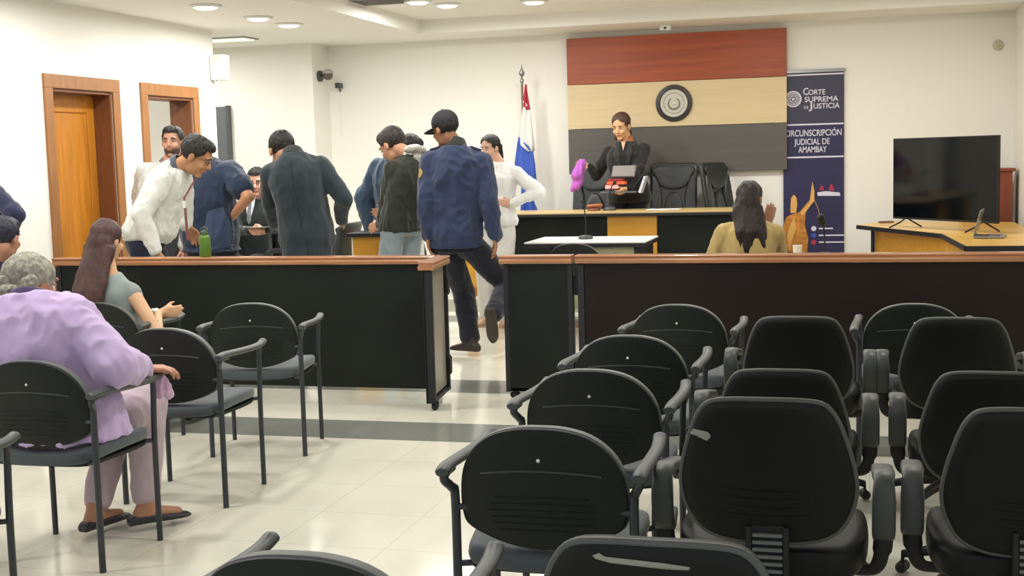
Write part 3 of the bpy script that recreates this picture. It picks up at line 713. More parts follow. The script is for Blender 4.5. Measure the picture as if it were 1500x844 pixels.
# ================================================================== CHAIRS
def xz2xy(o_mb, z0):
    for v in o_mb.v: v.x, v.y, v.z = v.x, v.z, z0+v.y
    return o_mb
def make_visitor(label):
    t = thing('visitor_chair', label, 'chair', (0, 0, 0), 0, None)
    out = spline([(0, 0, .455), (.10, 0, .468), (.196, 0, .505), (.219, 0, .54), (.222, 0, .60), (.212, 0, .665), (.182, 0, .72), (.13, 0, .762), (.065, 0, .782), (0, 0, .786),
                  (-.065, 0, .782), (-.13, 0, .762), (-.182, 0, .72), (-.212, 0, .665), (-.222, 0, .60), (-.219, 0, .54), (-.196, 0, .505), (-.10, 0, .468)], 3, True)
    ol = [(p.x, p.z) for p in out]
    cv = lambda x, z: -.205+.55*x*x-.13*(z-.45)
    mb = plate(ol, .018, cv, rim=.7, rings=(0, .15, .3, .45, .6, .75, .87, .96, 1))
    # moulded grooves across the shell
    o = mb.build('backrest_shell', PLAST, t, smooth=True)
    mb = MB()
    for k in range(6):
        z = .60-k*.018; hw_ = .11+.035*(1-abs(k-2)/4); P = [V3((x, cv(x, z)-.0095, z-.25*x*x)) for x in [-hw_+2*hw_*i/12 for i in range(13)]]
        mb.tube(P, .0022, 6)
    mb.build('rib_lines', PLAST, t, smooth=True)['kind'] = 'stuff'
    P = [V3((x, cv(x, .66)-.0100, .672-.5*x*x)) for x in [-.16+.32*i/14 for i in range(15)]]
    MB().tube(P, .0028, 6).build('seam_ridge', PLASTL, t, smooth=True)
    cs = [(x*1.012, .62+(z-.62)*1.02) for x, z in ol]
    plate(cs, .036, lambda x, z: cv(x, z)+.022, rim=.75).build('back_cushion', RIMM, t, smooth=True)
    MB().ell((0, cv(0, .70)-.0105, .702), (.005, .003, .005)).build('screw', WHITEP, t, smooth=True)
    sq = spline([(.20, 0, -.2), (.225, 0, -.1), (.235, 0, .08), (.21, 0, .2), (.1, 0, .235), (0, 0, .238), (-.1, 0, .235), (-.21, 0, .2), (-.235, 0, .08), (-.225, 0, -.1), (-.20, 0, -.2), (-.1, 0, -.222), (0, 0, -.225), (.1, 0, -.222)], 3, True)
    so = [(p.x, p.z) for p in sq]
    mb = plate(so, .05, lambda x, y: -.35*(y-.05)**2*.6+.2*x*x, rim=.55); xz2xy(mb, .432)
    mb.build('seat', SEATM, t, smooth=True)
    mb = plate([(x*.97, y*.97) for x, y in so], .018, lambda x, y: 0, rim=.7); xz2xy(mb, .400); mb.build('seat_pan', PLAST, t, smooth=True)
    for sx in (-1, 1):
        x = sx*.238
        MB().tube(spline([(x, -.2, 0), (x, -.2, .3), (x, -.2, .58), (x+sx*.006, -.212, .615), (x+sx*.018, -.235, .640), (x+sx*.02, -.215, .654), (x+sx*.02, -.16, .655)], 5), .0125, 12).build('leg', TUBE, t, smooth=True)
        MB().tube(spline([(x, .2, 0), (x, .2, .4), (x+sx*.006, .2, .60), (x+sx*.012, .19, .648)], 4), .0115, 12).build('leg', TUBE, t, smooth=True)
        P = spline([(x+sx*.02, -.25, .662), (x+sx*.022, -.19, .668), (x+sx*.022, -.05, .661), (x+sx*.02, .1, .655), (x+sx*.016, .19, .657), (x+sx*.012, .24, .668)], 5)
        n = len(P); mb = MB().tube(P, [.012]+[.014]*(n-2)+[.010], 12, flat=1.45)
        for v in mb.v:
            pass
        mb.build('armrest', PLASTL, t, smooth=True)
        MB().tube([(sx*.15, -.16, .402), (x, -.2, .405)], .009, 8).tube([(sx*.17, .17, .402), (x, .2, .405)], .009, 8).tube([(sx*.17, -.17, .40), (sx*.17, .18, .40)], .01, 8).build('seat_bracket', TUBE, t, smooth=True)
        MB().tube([(sx*.205, cv(.205, .56), .56), (x, -.2, .56)], .009, 8).build('back_bracket', TUBE, t, smooth=True)
    return t
GL = 'black visitor chairs'
first = make_visitor('dark grey visitor chair the woman in the lavender blouse sits on')
def visitor(x, y, rz, label):
    t = first if not first.get('_used') else copytree(first)
    first['_used'] = 1
    if '_used' in t and t is not first: del t['_used']
    t.location = (x, y, 0); t.rotation_euler = (0, 0, rz); t['label'] = label; t['group'] = GL
    return t
visitor(-2.90, 4.17, 0, 'dark grey visitor chair the woman in the lavender blouse sits on')
visitor(-2.87, 5.04, .04, 'empty dark grey visitor chair directly in front of the woman in lavender')
visitor(-2.955, 5.95, .20, 'empty dark grey visitor chair nearest the left court rail and the gate')
visitor(-3.80, 5.95, .05, 'dark grey visitor chair the woman in the grey sleeveless top sits on')
p = FL(7, 644, .66)
visitor(p.x-.24, p.y-.2, .0, 'visitor chair cut by the left frame edge, one arm and leg showing')
a = FL(400, 785, .69); b = FL(272, 843, .69); d = (a-b).normalized(); rz = .04; a = a+V3((-.04, .07, 0))
R = Matrix.Rotation(rz, 3, 'Z'); q = a-R@V3((-.255, .24, 0))
visitor(q.x, q.y, rz, 'visitor chair at the bottom edge with only its top rim and left arm showing')
visitor(-.785, 3.33, .02, 'visitor chair nearest the camera in the aisle column left of the padded chairs')
visitor(-.825, 4.20, .0, 'second visitor chair from the camera in the aisle column')
visitor(-.835, 4.98, .0, 'third visitor chair from the camera in the aisle column')
visitor(-.775, 5.98, -.03, 'visitor chair of the aisle column standing closest to the right court rail')
visitor(.265, 6.05, -.03, 'rounded visitor chair by the right rail, beyond the padded chair at the right edge')
p = FL(848, 354, .785); visitor(p.x, p.y-.02, .03, 'visitor chair pushed up to the white-topped table beyond the rail')

def make_task(label):
    t = thing('task_chair', label, 'chair', (0, 0, 0), 0)
    out = spline([(0, 0, 0), (.10, 0, .004), (.165, 0, .03), (.20, 0, .085), (.213, 0, .15), (.203, 0, .22), (.181, 0, .295), (.161, 0, .34), (.134, 0, .366), (.08, 0, .374), (0, 0, .375),
                  (-.08, 0, .374), (-.134, 0, .366), (-.161, 0, .34), (-.181, 0, .295), (-.203, 0, .22), (-.213, 0, .15), (-.20, 0, .085), (-.165, 0, .03), (-.10, 0, .004)], 3, True)
    ol = [(p.x, p.z) for p in out]
    cv = lambda x, z: -.12+.45*x*x-.26*z+.16*max(0, z-.05)**2
    br = plate(ol, .066, cv, rim=.55, rings=(0, .15, .3, .45, .6, .75, .87, .96, 1)).build('backrest', TFAB, t, smooth=True); br.location.z = .51
    # paler welt paints the light caught by the shell's rim; then the pressed grooves
    n = len(ol)
    mb = MB().tube([V3((x*.985, cv(x, z)-.016, .19+(z-.19)*.985)) for x, z in ol]+[V3((ol[0][0]*.985, cv(*ol[0])-.016, .19+(ol[0][1]-.19)*.985))], .008, 8, cap=False)
    w = mb.build('lit_welt', mat('lit_welt_grey', (78, 82, 78), .5), t, smooth=True); w.location.z = .51
    mb = MB()
    for k in range(4):
        z = .075+k*.022; P = [V3((x, cv(x, z)-.0335, z+.6*x*x)) for x in [-.13+.26*i/12 for i in range(13)]]
        mb.tube(P, .0022, 6)
    g = mb.build('groove_lines', TFAB, t, smooth=True); g.location.z = .51; g['kind'] = 'stuff'
    # bellows-covered stem between back and seat
    mb = MB(); 
    mb.box((-.052, -.178, .36), (-.038, -.165, .56)).box((.038, -.178, .36), (.052, -.165, .56)).box((-.052, -.166, .36), (.052, -.150, .56))
    st_ = mb.build('back_stem', BLK, t, bevel=.003)
    mb = MB()
    for k in range(10): mb.box((-.036, -.176, .372+k*.018), (.036, -.162, .380+k*.018))
    s2 = mb.build('stem_ribs', RIMM, st_)
    MB().tube([(0, -.15, .37), (0, -.10, .375), (0, .1, .40)], .02, 10).build('stem_arm', BLK, t, smooth=True)
    sq = spline([(.19, 0, -.2), (.235, 0, -.1), (.24, 0, .08), (.215, 0, .2), (.1, 0, .245), (0, 0, .25), (-.1, 0, .245), (-.215, 0, .2), (-.24, 0, .08), (-.235, 0, -.1), (-.19, 0, -.2), (-.1, 0, -.215), (0, 0, -.218), (.1, 0, -.215)], 3, True)
    so = [(p.x, p.z+.09) for p in sq]
    mb = plate(so, .085, lambda x, y: -.25*(y-.1)**2, rim=.6); xz2xy(mb, .462); mb.build('seat', TFAB, t, smooth=True)
    mb = plate([(x*.9, y*.9+.01) for x, y in so], .02, lambda x, y: 0, rim=.7); xz2xy(mb, .415); mb.build('seat_pan', BLK, t, smooth=True)
    for sx in (-1, 1):
        X = sx*.277; w = .029
        prof = spline([(0, .28, .56), (0, .30, .585), (0, .27, .607), (0, .19, .622), (0, .10, .638), (0, .03, .650), (0, -.015, .643), (0, -.035, .605), (0, -.032, .555), (0, -.012, .512), (0, .02, .495), (0, .08, .490), (0, .14, .50)], 5)
        rings = []
        for i, p in enumerate(prof):
            tt = (prof[min(i+1, len(prof)-1)]-prof[max(i-1, 0)]).normalized(); nn = V3((0, tt.z, -tt.y)); f_ = min(1, .55+.5*math.sin(PI*min(i, len(prof)-1-i)/len(prof)*1.6)); th = .014
            rg = []
            for k in range(12):
                a = 2*PI*k/12; ca, sa = math.cos(a), math.sin(a)
                rg.append(p+V3((X, 0, 0))+V3((w*f_*math.copysign(abs(ca)**.5, ca), 0, 0))+nn*(th*math.copysign(abs(sa)**.6, sa)))
            rings.append(rg)
        MB().ring_loft(rings).build('armrest', PLASTL if True else PLAST, t, smooth=True)
        MB().tube(spline([(X, .0, .52), (X-sx*.003, .01, .46), (X-sx*.02, .03, .405), (X-sx*.07, .05, .392), (X-sx*.16, .06, .392)], 5), [.024]*6+[.019]*15, 10, flat=.5).build('arm_post', BLK, t, smooth=True)
    MB().lathe((0, .09, .08), [(0, 0), (.028, 0), (.028, .15), (.02, .152), (.02, .33), (0, .33)], 16).build('gas_column', BLK, t, smooth=True)
    for k in range(5):
        a = 2*PI*k/5+.3; d = V3((math.cos(a), math.sin(a), 0)); c = V3((0, .09, 0))
        lg = MB().tube([c+V3((0, 0, .13)), c+d*.15+V3((0, 0, .105)), c+d*.27+V3((0, 0, .07))], [.024, .02, .014], 8).build('leg', BLK, t, smooth=True)
        n_ = V3((-d.y, d.x, 0))
        MB().cone(c+d*.27+n_*.008+V3((0, 0, .026)), c+d*.27+n_*.018+V3((0, 0, .026)), .02, .02).cone(c+d*.27-n_*.018+V3((0, 0, .026)), c+d*.27-n_*.008+V3((0, 0, .026)), .02, .02).cone(c+d*.27+V3((0, 0, .03)), c+d*.27+V3((0, 0, .07)), .006, .006).build('caster', BLK, lg, smooth=True)
    return t
GT = 'black padded task chairs'
tf = make_task('x'); used = []
def task(x, y, rz, label, dz=0, ds=1.0, tilt=0):
    t = tf if not used else copytree(tf); used.append(t)
    t.location = (x, y, 0); t.rotation_euler = (0, 0, rz); t['label'] = label; t['group'] = GT
    for c in t.children:
        if c.name.split('.')[0] in ('backrest', 'lit_welt', 'groove_lines'): c.location.z = .51+dz
    return t
task(-.30, 2.12, .0, 'padded black task chair at the bottom edge with a long torn strip on its back', -.01)
task(-.205, 3.25, .0, 'padded black task chair with a torn patch at the upper left of its back', 0)
task(.42, 3.30, -.03, 'padded black task chair cut by the right frame edge, nearest row', -.02)
task(-.225, 4.28, .0, 'padded black task chair directly beyond the one with the torn upper left corner', -.105)
task(.415, 4.30, -.02, 'padded black task chair of the middle row at the right frame edge', -.105)
task(-.215, 5.25, .0, 'padded black task chair nearest the right rail, second from the aisle', -.06)
task(.385, 5.25, -.02, 'padded black task chair nearest the right rail, at the right frame edge', -.06)
TORN = mat('torn_foam', (150, 152, 138), .9, bump=(80, .6))
def torn(t, poly, dz):
    br = [c for c in t.children if c.name.startswith('backrest')][0]
    o = patch(br, 'torn_patch', TORN, t, poly, (0, 0, 0), (1, 0, 0), (0, 0, 1), (0, 1, 0), off=.0015, thick=.002, step=.004)
    o.location.z = .51+dz
torn(used[0], [(-.10, .350), (-.085, .357), (-.07, .350), (-.05, .352), (-.02, .347), (.0, .350), (.03, .345), (.06, .346), (.055, .338), (.02, .338), (-.02, .342), (-.05, .340), (-.08, .345)], -.01)
torn(used[1], [(-.195, .285), (-.17, .295), (-.135, .290), (-.13, .278), (-.14, .268), (-.17, .280), (-.19, .278)], 0)

def make_exec(label):
    t = thing('leather_chair', label, 'chair', (0, 0, 0), 0)
    L2 = mat('leather_dark_seam', (24, 26, 26), .5)
    def rr(w0, w1, z0, z1, r=.03):
        P = []
        for (cx_, cz_, a0) in ((w1-r, z1-r, 0), (-w1+r, z1-r, 90), (-w0+r, z0+r, 180), (w0-r, z0+r, 270)):
            for k in range(5): a = math.radians(a0+k*22.5); P.append((cx_+r*math.cos(a), cz_+r*math.sin(a)))
        return P
    cv = lambda x, z: -.20-.16*(z-.5)+.5*x*x
    plate(rr(.235, .245, .44, 1.20, .05), .05, cv, rim=.6).build('backrest', LEATH, t, smooth=True)
    f = lambda off: (lambda x, z: cv(x, z)+off)
    for nm, out in (('headrest_pad', [(-.19, 1.165), (.19, 1.165), (.19, 1.08), (.10, .96), (-.10, .96), (-.19, 1.08)]),
                    ('side_pad', [(.215, 1.08), (.225, .50), (.16, .50), (.125, .70), (.12, .92)]),
                    ('side_pad', [(-.215, 1.08), (-.12, .92), (-.125, .70), (-.16, .50), (-.225, .50)]),
                    ('lumbar_pad', [(.1*math.cos(a), .71+.21*math.sin(a)) for a in [2*PI*k/20 for k in range(20)]])):
        sp_ = [(p.x, p.z) for p in spline([(x, 0, z) for x, z in out], 4, True)]
        plate(sp_, .05, f(.035), rim=.35, rings=(0, .4, .7, .88, .97, 1)).build(nm, LEATH, t, smooth=True)
    mb = plate([(p.x, p.z) for p in spline([(.22, 0, -.2), (.25, 0, 0), (.24, 0, .22), (0, 0, .27), (-.24, 0, .22), (-.25, 0, 0), (-.22, 0, -.2), (0, 0, -.22)], 4, True)], .11, lambda x, y: 0, rim=.6); xz2xy(mb, .44); mb.build('seat', LEATH, t, smooth=True)
    for sx in (-1, 1):
        MB().tube(spline([(sx*.25, -.12, .42), (sx*.285, -.10, .55), (sx*.29, -.06, .63), (sx*.29, .05, .65), (sx*.29, .2, .64), (sx*.28, .22, .55), (sx*.25, .16, .42)], 5), .018, 8, flat=1.4).build('armrest', BLK, t, smooth=True)
    MB().lathe((0, 0, .08), [(0, 0), (.03, 0), (.03, .15), (.022, .16), (.022, .31), (0, .31)], 16).build('gas_column', BLK, t, smooth=True)
    for k in range(5):
        a = 2*PI*k/5+.3; d = V3((math.cos(a), math.sin(a), 0))
        MB().tube([V3((0, 0, .13)), d*.15+V3((0, 0, .105)), d*.28+V3((0, 0, .05))], [.024, .02, .014], 8).ell(d*.28+V3((0, 0, .027)), (.026, .026, .026)).build('leg', BLK, t, smooth=True)
    return t
ex = make_exec('black leather high-backed chair left of the standing woman, behind the purple cloth'); ex['group'] = 'leather chairs on the platform'
p = AT(862, 250, 12.9); ex.location = (p.x, 12.88, PZ-.06+.0); ex.rotation_euler.z = PI-.1
ex.location.z = PZ
for c_ in ex.children:
    if c_.name.split('.')[0] in ('backrest', 'headrest_pad', 'side_pad', 'lumbar_pad'): c_.scale = (1, 1, 1.045)
c2 = copytree(ex); p = AT(984, 250, 12.9); c2.location = (p.x, 12.88, PZ); c2.rotation_euler.z = PI+.06; c2['label'] = 'black leather high-backed chair facing the room, right of the standing woman'
c3 = copytree(ex); p = AT(1042, 250, 12.9); c3.location = (p.x+.26, 12.85, PZ-.0); c3.rotation_euler.z = PI+1.15; c3['label'] = 'black leather chair turned sideways at the right end of the judges bench'
# office chair of the seated man in the recess, and one standing behind the man in the dark suit
def rollchair(x, y, rz, label):
    c = copytree(ex); c.location = (x, y, 0); c.rotation_euler.z = rz; c['label'] = label; return c
p = AT(372, 340, 11.2); rollchair(p.x, p.y, PI-.15, 'black chair the seated man in the black suit sits on')
p = AT(492, 330, 10.6); q_ = rollchair(p.x-.14, p.y, PI/2, 'black armchair mostly hidden behind the man in the dark suit')
for o_ in list(q_.children):
    if o_.name.split('.')[0] in ('headrest_pad', 'side_pad', 'lumbar_pad', 'backrest'): o_.scale = (1, 1, .78)
# ================================================================== PEOPLE
def rotz(a): return Matrix.Rotation(-a, 3, 'Z')          # yaw a: facing (sin a, cos a)
def fwd(a): return V3((math.sin(a), math.cos(a), 0))
def rgt(a): return V3((math.cos(a), -math.sin(a), 0))
D = math.radians
def ik(a, b, l1, l2, pole):
    d = b-a; L = min(d.length, (l1+l2)*.995); d = d.normalized(); b = a+d*L
    ca = (l1*l1+L*L-l2*l2)/(2*l1*L); ca = max(-1, min(1, ca)); p = V3(pole); p = (p-d*p.dot(d))
    p = p.normalized() if p.length > 1e-4 else V3((0, 0, 1))
    return a+d*(l1*ca)+p*(l1*math.sqrt(max(0, 1-ca*ca))), b
def torso(mb, hip, neck, hy, sy, prof, s, bow=.0, n=20):
    """elliptical rings from below the pelvis to the neck base; returns spine sampler"""
    ax = (neck-hip); L = ax.length; up = ax.normalized(); fh = fwd((hy+sy)/2)
    ctrl = (hip+neck)/2 - (fh-up*fh.dot(up)).normalized()*bow
    def P(t):
        if t < 0: return hip+V3((0, 0, 1))*t*L*.999
        return hip*(1-t)**2+ctrl*2*t*(1-t)+neck*t*t
    rings = []
    for t, rx, ry, yo in prof:
        p = P(t); a = P(max(t-.03, -.5)); b = P(t+.03) if t < .97 else p+(neck-ctrl)*.1
        tg = (b-a).normalized(); y = hy+(sy-hy)*max(0, min(1, t)); r = rgt(y); r = (r-tg*r.dot(tg)).normalized(); f = tg.cross(r)
        f = f if f.dot(fwd(y)) > 0 or abs(tg.z) < .5 else -f
        c = p+f*yo*s
        rings.append([c+r*(rx*s*math.copysign(abs(math.cos(2*PI*k/n))**.85, math.cos(2*PI*k/n)))+f*(ry*s*math.copysign(abs(math.sin(2*PI*k/n))**.85, math.sin(2*PI*k/n))) for k in range(n)])
    mb.ring_loft(rings); return P
MALE = [(-.16, .155, .115, 0), (-.06, .172, .122, 0), (.04, .168, .12, 0), (.2, .158, .115, .01), (.4, .156, .116, .01), (.6, .168, .122, .005), (.74, .170, .118, 0), (.84, .150, .102, -.005), (.92, .105, .082, -.005), (1.0, .062, .062, 0)]
FEM = [(-.16, .165, .12, 0), (-.06, .178, .125, 0), (.04, .165, .12, 0), (.22, .138, .105, .008), (.4, .14, .105, .01), (.58, .152, .12, .018), (.72, .150, .120, .02), (.83, .130, .095, 0), (.92, .088, .072, -.003), (1.0, .052, .052, 0)]
def grow(prof, k, lo=None, hem=0, addb=0):
    o = []
    for t, rx, ry, yo in prof:
        b = addb*math.exp(-((t-.2)/.22)**2)
        o.append((t, rx+k+b*.6, ry+k+b, yo+b*.25))
    if lo is not None:
        o = [(lo, o[0][1]+hem, o[0][2]+hem, o[0][3])]+[q for q in o if q[0] > lo+.03]
    return o
def headM(c, yaw, pitch, roll, s):
    R = Matrix.Rotation(-yaw, 3, 'Z') @ Matrix.Rotation(-pitch, 3, 'X') @ Matrix.Rotation(roll, 3, 'Y')
    return R, (lambda p: c+R@(V3(p)*s))
def hand(mb, w, d, pn, thumb_side, curl=.5, s=1.0, spread=.12):
    """palm, four separate jointed fingers of unequal length and a thumb rooted at the side of the palm"""
    d = d.normalized(); pn = (V3(pn)-d*V3(pn).dot(d)).normalized(); sd = d.cross(pn).normalized()
    if sd.dot(V3(thumb_side)) < 0: sd = -sd
    pl = .085*s
    for i, (off, ln) in enumerate(((.030, .92), (.010, 1.0), (-.010, .96), (-.029, .86))):
        k = w+d*pl*ln+sd*off*s
        mb.cone(w+d*.012*s+sd*off*.6*s, k, .0145*s, .0115*s, 10)
        L = (.072, .080, .074, .060)[i]*s; p = k; a = curl*.55; dirv = (d+sd*spread*(off/.03)*.6).normalized()
        for q, fr in enumerate((.45, .32, .25)):
            ang = a*(q+.6); dd = (dirv*math.cos(ang)+pn*math.sin(ang)).normalized(); e = p+dd*L*fr*1.05
            mb.cone(p, e, (.0098-.0010*q)*s, (.0090-.0010*q)*s, 8); p = e
    mb.cone(w+d*.02*s+sd*.018*s, w+d*.05*s+sd*.036*s+pn*.01*s, .015*s, .0125*s, 8)
    a = w+d*.05*s+sd*.036*s+pn*.010*s; b = a+(d*.75+sd*.5+pn*.3).normalized()*.034*s; c = b+(d*.9+sd*.1+pn*(.3+curl*.3)).normalized()*.027*s
    mb.cone(a, b, .0115*s, .010*s, 8); mb.cone(b, c, .0098*s, .0085*s, 8)
def shoe(mb, ank, toe, up=V3((0, 0, 1)), s=1.0, boot=False, flat=False):
    """ank = ankle centre; toe = unit direction of the foot; up = local up of the foot"""
    toe = toe.normalized(); up = (up-toe*up.dot(toe)).normalized(); sd = toe.cross(up)
    h = .075*s; o = ank-up*h
    q = Matrix((sd, toe, up)).transposed()
    prof = [(-.075, .030, .045), (-.055, .036, .068), (-.01, .037, .075), (.05, .042, .062), (.10, .047, .048), (.145, .043, .038), (.175, .028, .030), (.188, .010, .018)]
    if flat: prof = [(y, rx*.92, hh*.62) for y, rx, hh in prof]
    rings = []
    for y, rx, hh in prof:
        hh2 = hh*s
        rings.append([o+q@V3((rx*s*math.copysign(abs(math.cos(a))**.7, math.cos(a)), y*s, max(.0, hh2*.5+hh2*.5*math.copysign(abs(math.sin(a))**.6, math.sin(a))))) for a in [2*PI*k/14 for k in range(14)]])
    mb.ring_loft(rings)
    if boot: mb.cone(ank-up*.02*s-toe*.012, ank+up*.03*s-toe*.012, .043*s, .040*s)
SHORT = lambda y: -.075 if y < -.06 else (-.075+(y+.06)*.9 if y < 0 else -.02+y*1.1)
def person(label, hip, neck, head, fy=0, fp=0, fr=0, hy=0, sy=None, s=1.0, fem=False, skn=(196, 150, 118), shw=.185, armL=None, armR=None,
           legL=None, legR=None, bow=.02, top=None, trousers=None, shoes=None, hair=None, group=None, face=True, vox=.0075, sleeves='long', extra=None, belly=0, plump=0, hands=(.5, .5), hk=1.0):
    """armX = (wrist target, elbow pole[, hand dir]); legX = (ankle, knee pole, toe dir[, foot up])"""
    hip = V3(hip); neck = V3(neck); head = V3(head); sy = hy if sy is None else sy
    base = V3((hip.x, hip.y, 0))
    T = thing('person', label, 'person', base, 0, group)
    hip = hip-base; neck = neck-base; head = head-base
    SK = skin('skin_%d_%d_%d' % skn, skn)
    prof = FEM if fem else MALE; k = plump
    body = MB(); P = torso(body, hip, neck, hy, sy, grow(prof, -.008+k, addb=belly), s, bow)
    upn = (neck-P(.7)).normalized(); rS = rgt(sy); rS = (rS-upn*rS.dot(upn)).normalized(); fS = fwd(sy)
    j = {'neck': neck, 'hip': hip, 'head': head, 'P': P}
    shc = P(.90)
    UA, FA = .285*s, .25*s; kf = .88 if fem else 1
    arms = {}
    for side, arm in ((-1, armL), (1, armR)):
        S0 = shc+rS*side*(shw-.022)*s-upn*.052*s
        if arm is None: arm = (S0+base+V3((side*.06, 0, -.50*s)), -fS)
        Tt = V3(arm[0])-base; E, Wr = ik(S0, Tt, UA, FA, arm[1])
        hd = V3(arm[2]).normalized() if len(arm) > 2 else (Wr-E).normalized()
        pn = V3(arm[3]) if len(arm) > 3 else -rS*side
        arms[side] = (S0, E, Wr, hd, pn)
        body.cone(P(.90), S0, .048*s*kf, .050*s*kf); body.cone(S0, E, (.050+k*.5)*s*kf, (.039+k*.4)*s*kf); body.cone(E, Wr, (.039+k*.4)*s*kf, .0255*s*kf)
        body.cone(Wr, Wr+hd*.03*s, .025*s*kf, .023*s*kf)
        hand(body, Wr+hd*.008, hd, pn, fS*.6+V3((0, 0, .5))-rS*side*.3, hands[0 if side < 0 else 1], s*(.93 if fem else 1.02))
    rH = rgt(hy); fH = fwd(hy); TH, SH = .44*s, .415*s; legs = {}
    for side, leg in ((-1, legL), (1, legR)):
        H0 = hip+rH*side*.09*s-V3((0, 0, .045*s))
        if leg is None: leg = (H0+base-V3((0, 0, H0.z-.085))+rH*side*.03, fH, fH)
        A = V3(leg[0])-base; K, A2 = ik(H0, A, TH, SH, leg[1]); td = V3(leg[2]); fu = V3(leg[3]) if len(leg) > 3 else V3((0, 0, 1))
        legs[side] = (H0, K, A2, td, fu)
        body.cone(H0, K, (.083+k*.5)*s, (.055+k*.3)*s); body.cone(K, K*.65+A2*.35, .054*s, (.055+k*.2)*s); body.cone(K*.65+A2*.35, A2, (.055+k*.2)*s, .037*s)
        fu2 = (fu-td.normalized()*fu.dot(td.normalized())).normalized()
        body.cone(A2, A2-fu2*.045*s-td.normalized()*.03*s, .036*s, .03*s); body.cone(A2-fu2*.03*s, A2-fu2*.05*s+td.normalized()*.13*s, .034*s, .022*s)
    # head
    hs = s*hk*(.95 if fem else 1.0); Rm, hp = headM(head, fy, fp, fr, hs)
    body.cone(neck-(head-neck).normalized()*.03, hp((0, -.028, -.055)), (.060+k*.4)*s*kf, (.055+k*.2)*s*kf)
    E_ = lambda c, r: body.ell(hp(c), tuple(x*hs for x in r), Rm, 18, 12)
    E_((0, -.012, .032), (.074, .096, .088)); E_((0, .028, -.03), (.060, .064, .078)); E_((0, .018, -.068), (.054, .060, .046)); E_((0, .066, -.094), (.026, .024, .019))
    for q in (-1, 1):
        E_((q*.077, -.006, -.012), (.010, .020, .032)); E_((q*.036, .068, -.030), (.022, .020, .022)); E_((q*.032, .078, .030), (.026, .010, .008))
    body.cone(hp((0, .086, .014)), hp((0, .106, -.022)), .008*hs, .012*hs, 8); E_((0, .099, -.028), (.016, .012, .009))
    E_((0, .082, -.054), (.023, .011, .006)); E_((0, .080, -.064), (.021, .011, .007))
    remesh(body, 'body', SK, T, vox, 2)
    if face:
        EY = mat('eye_white', (178, 165, 155), .5); IR = mat('iris_dark', (35, 24, 18), .2); LP_ = mat('lips', (156, 100, 84), .6)
        HB = hair[1] if hair else mat('brow_dark', (30, 24, 20), .7)
        for q in (-1, 1):
            MB().ell(hp((q*.030, .0815, .010)), (.0115*hs, .009*hs, .0048*hs), Rm, 12, 8).build('eye', EY, T, smooth=True)
            MB().ell(hp((q*.030, .0885, .010)), (.0055*hs, .003*hs, .0048*hs), Rm, 10, 6).build('iris', IR, T, smooth=True)
            MB().tube([hp((q*.014, .0905, .030)), hp((q*.030, .0915, .0345)), hp((q*.048, .082, .029))], [.0034*hs, .0042*hs, .0026*hs], 8).build('eyebrow', HB, T, smooth=True)
        MB().tube([hp((-.023, .0845, -.058)), hp((-.010, .0945, -.0565)), hp((0, .0955, -.058)), hp((.010, .0945, -.0565)), hp((.023, .0845, -.058))], [.0025*hs, .0052*hs, .0056*hs, .0052*hs, .0025*hs], 8).build('lips', LP_, T, smooth=True)
    j.update(hpf=hp, Rm=Rm, hs=hs, arms=arms, legs=legs, T=T, base=base, s=s, upn=upn, rS=rS, fS=fS, rH=rH, fH=fH, neckc=neck)
    # hair
    if hair:
        kind, hm = hair[0], hair[1]
        if kind == 'short':
            mb = MB().ell(hp((0, -.020, .038)), (.084*hs, .102*hs, .092*hs), Rm, 24, 16).ell(hp((0, .022, .082)), (.066*hs, .062*hs, .047*hs), Rm, 20, 12)
            inv = Rm.transposed()
            def keep(co):
                q = inv@(co-head)/hs
                return q.z > SHORT(q.y) and not (q.y > .055 and q.z < .072)
            j['hair'] = remesh(mb, 'hair', hm, T, .006, 2, fold=(.006, (40, 40, 18), 3), keep=keep)
        elif kind == 'custom':
            j['hair'] = hair[2](hp, Rm, hs, hm, T, j)
    # clothing
    if top:
        m = top['mat']; g = top.get('grow', .012); mb = MB(); hem = top.get('hem', -.10)
        torso(mb, hip, neck+upn*top.get('collar', .0), hy, sy, grow(prof, g+k, lo=hem, hem=top.get('flare', .0), addb=belly), s, bow)
        for side in (-1, 1):
            S0, E, Wr, hd, pn = arms[side]; w = top.get('sleeve', .0)
            mb.cone(P(.91), S0, (.050+g*.45)*s*kf, (.054+g*.45)*s*kf)
            if sleeves == 'long':
                mb.cone(S0, E, (.052+g*.5+w*.6+k*.5)*s*kf, (.043+g*.5+w*.7+k*.4)*s*kf); mb.cone(E, Wr-(Wr-E).normalized()*.005, (.043+g*.5+w*.7+k*.4)*s*kf, (.032+g*.5+w*.3)*s*kf)
            elif sleeves == 'short':
                mb.cone(S0, S0+(E-S0)*.62, (.054+g*.5+w+k*.5)*s*kf, (.052+g*.5+w+k*.4)*s*kf)
            elif sleeves == 'elbow':
                mb.cone(S0, E, (.056+g+w+k*.5)*s*kf, (.05+g+w+k*.4)*s*kf); mb.cone(E, E*.75+Wr*.25, (.05+g+w+k*.4)*s*kf, (.048+g+w+k*.4)*s*kf)
        j['top'] = remesh(mb, top.get('name', 'shirt'), m, T, .010, 3, fold=(top.get('fold', .012)*.75, top.get('fs', (10, 10, 4.5)), s*10+len(label)))
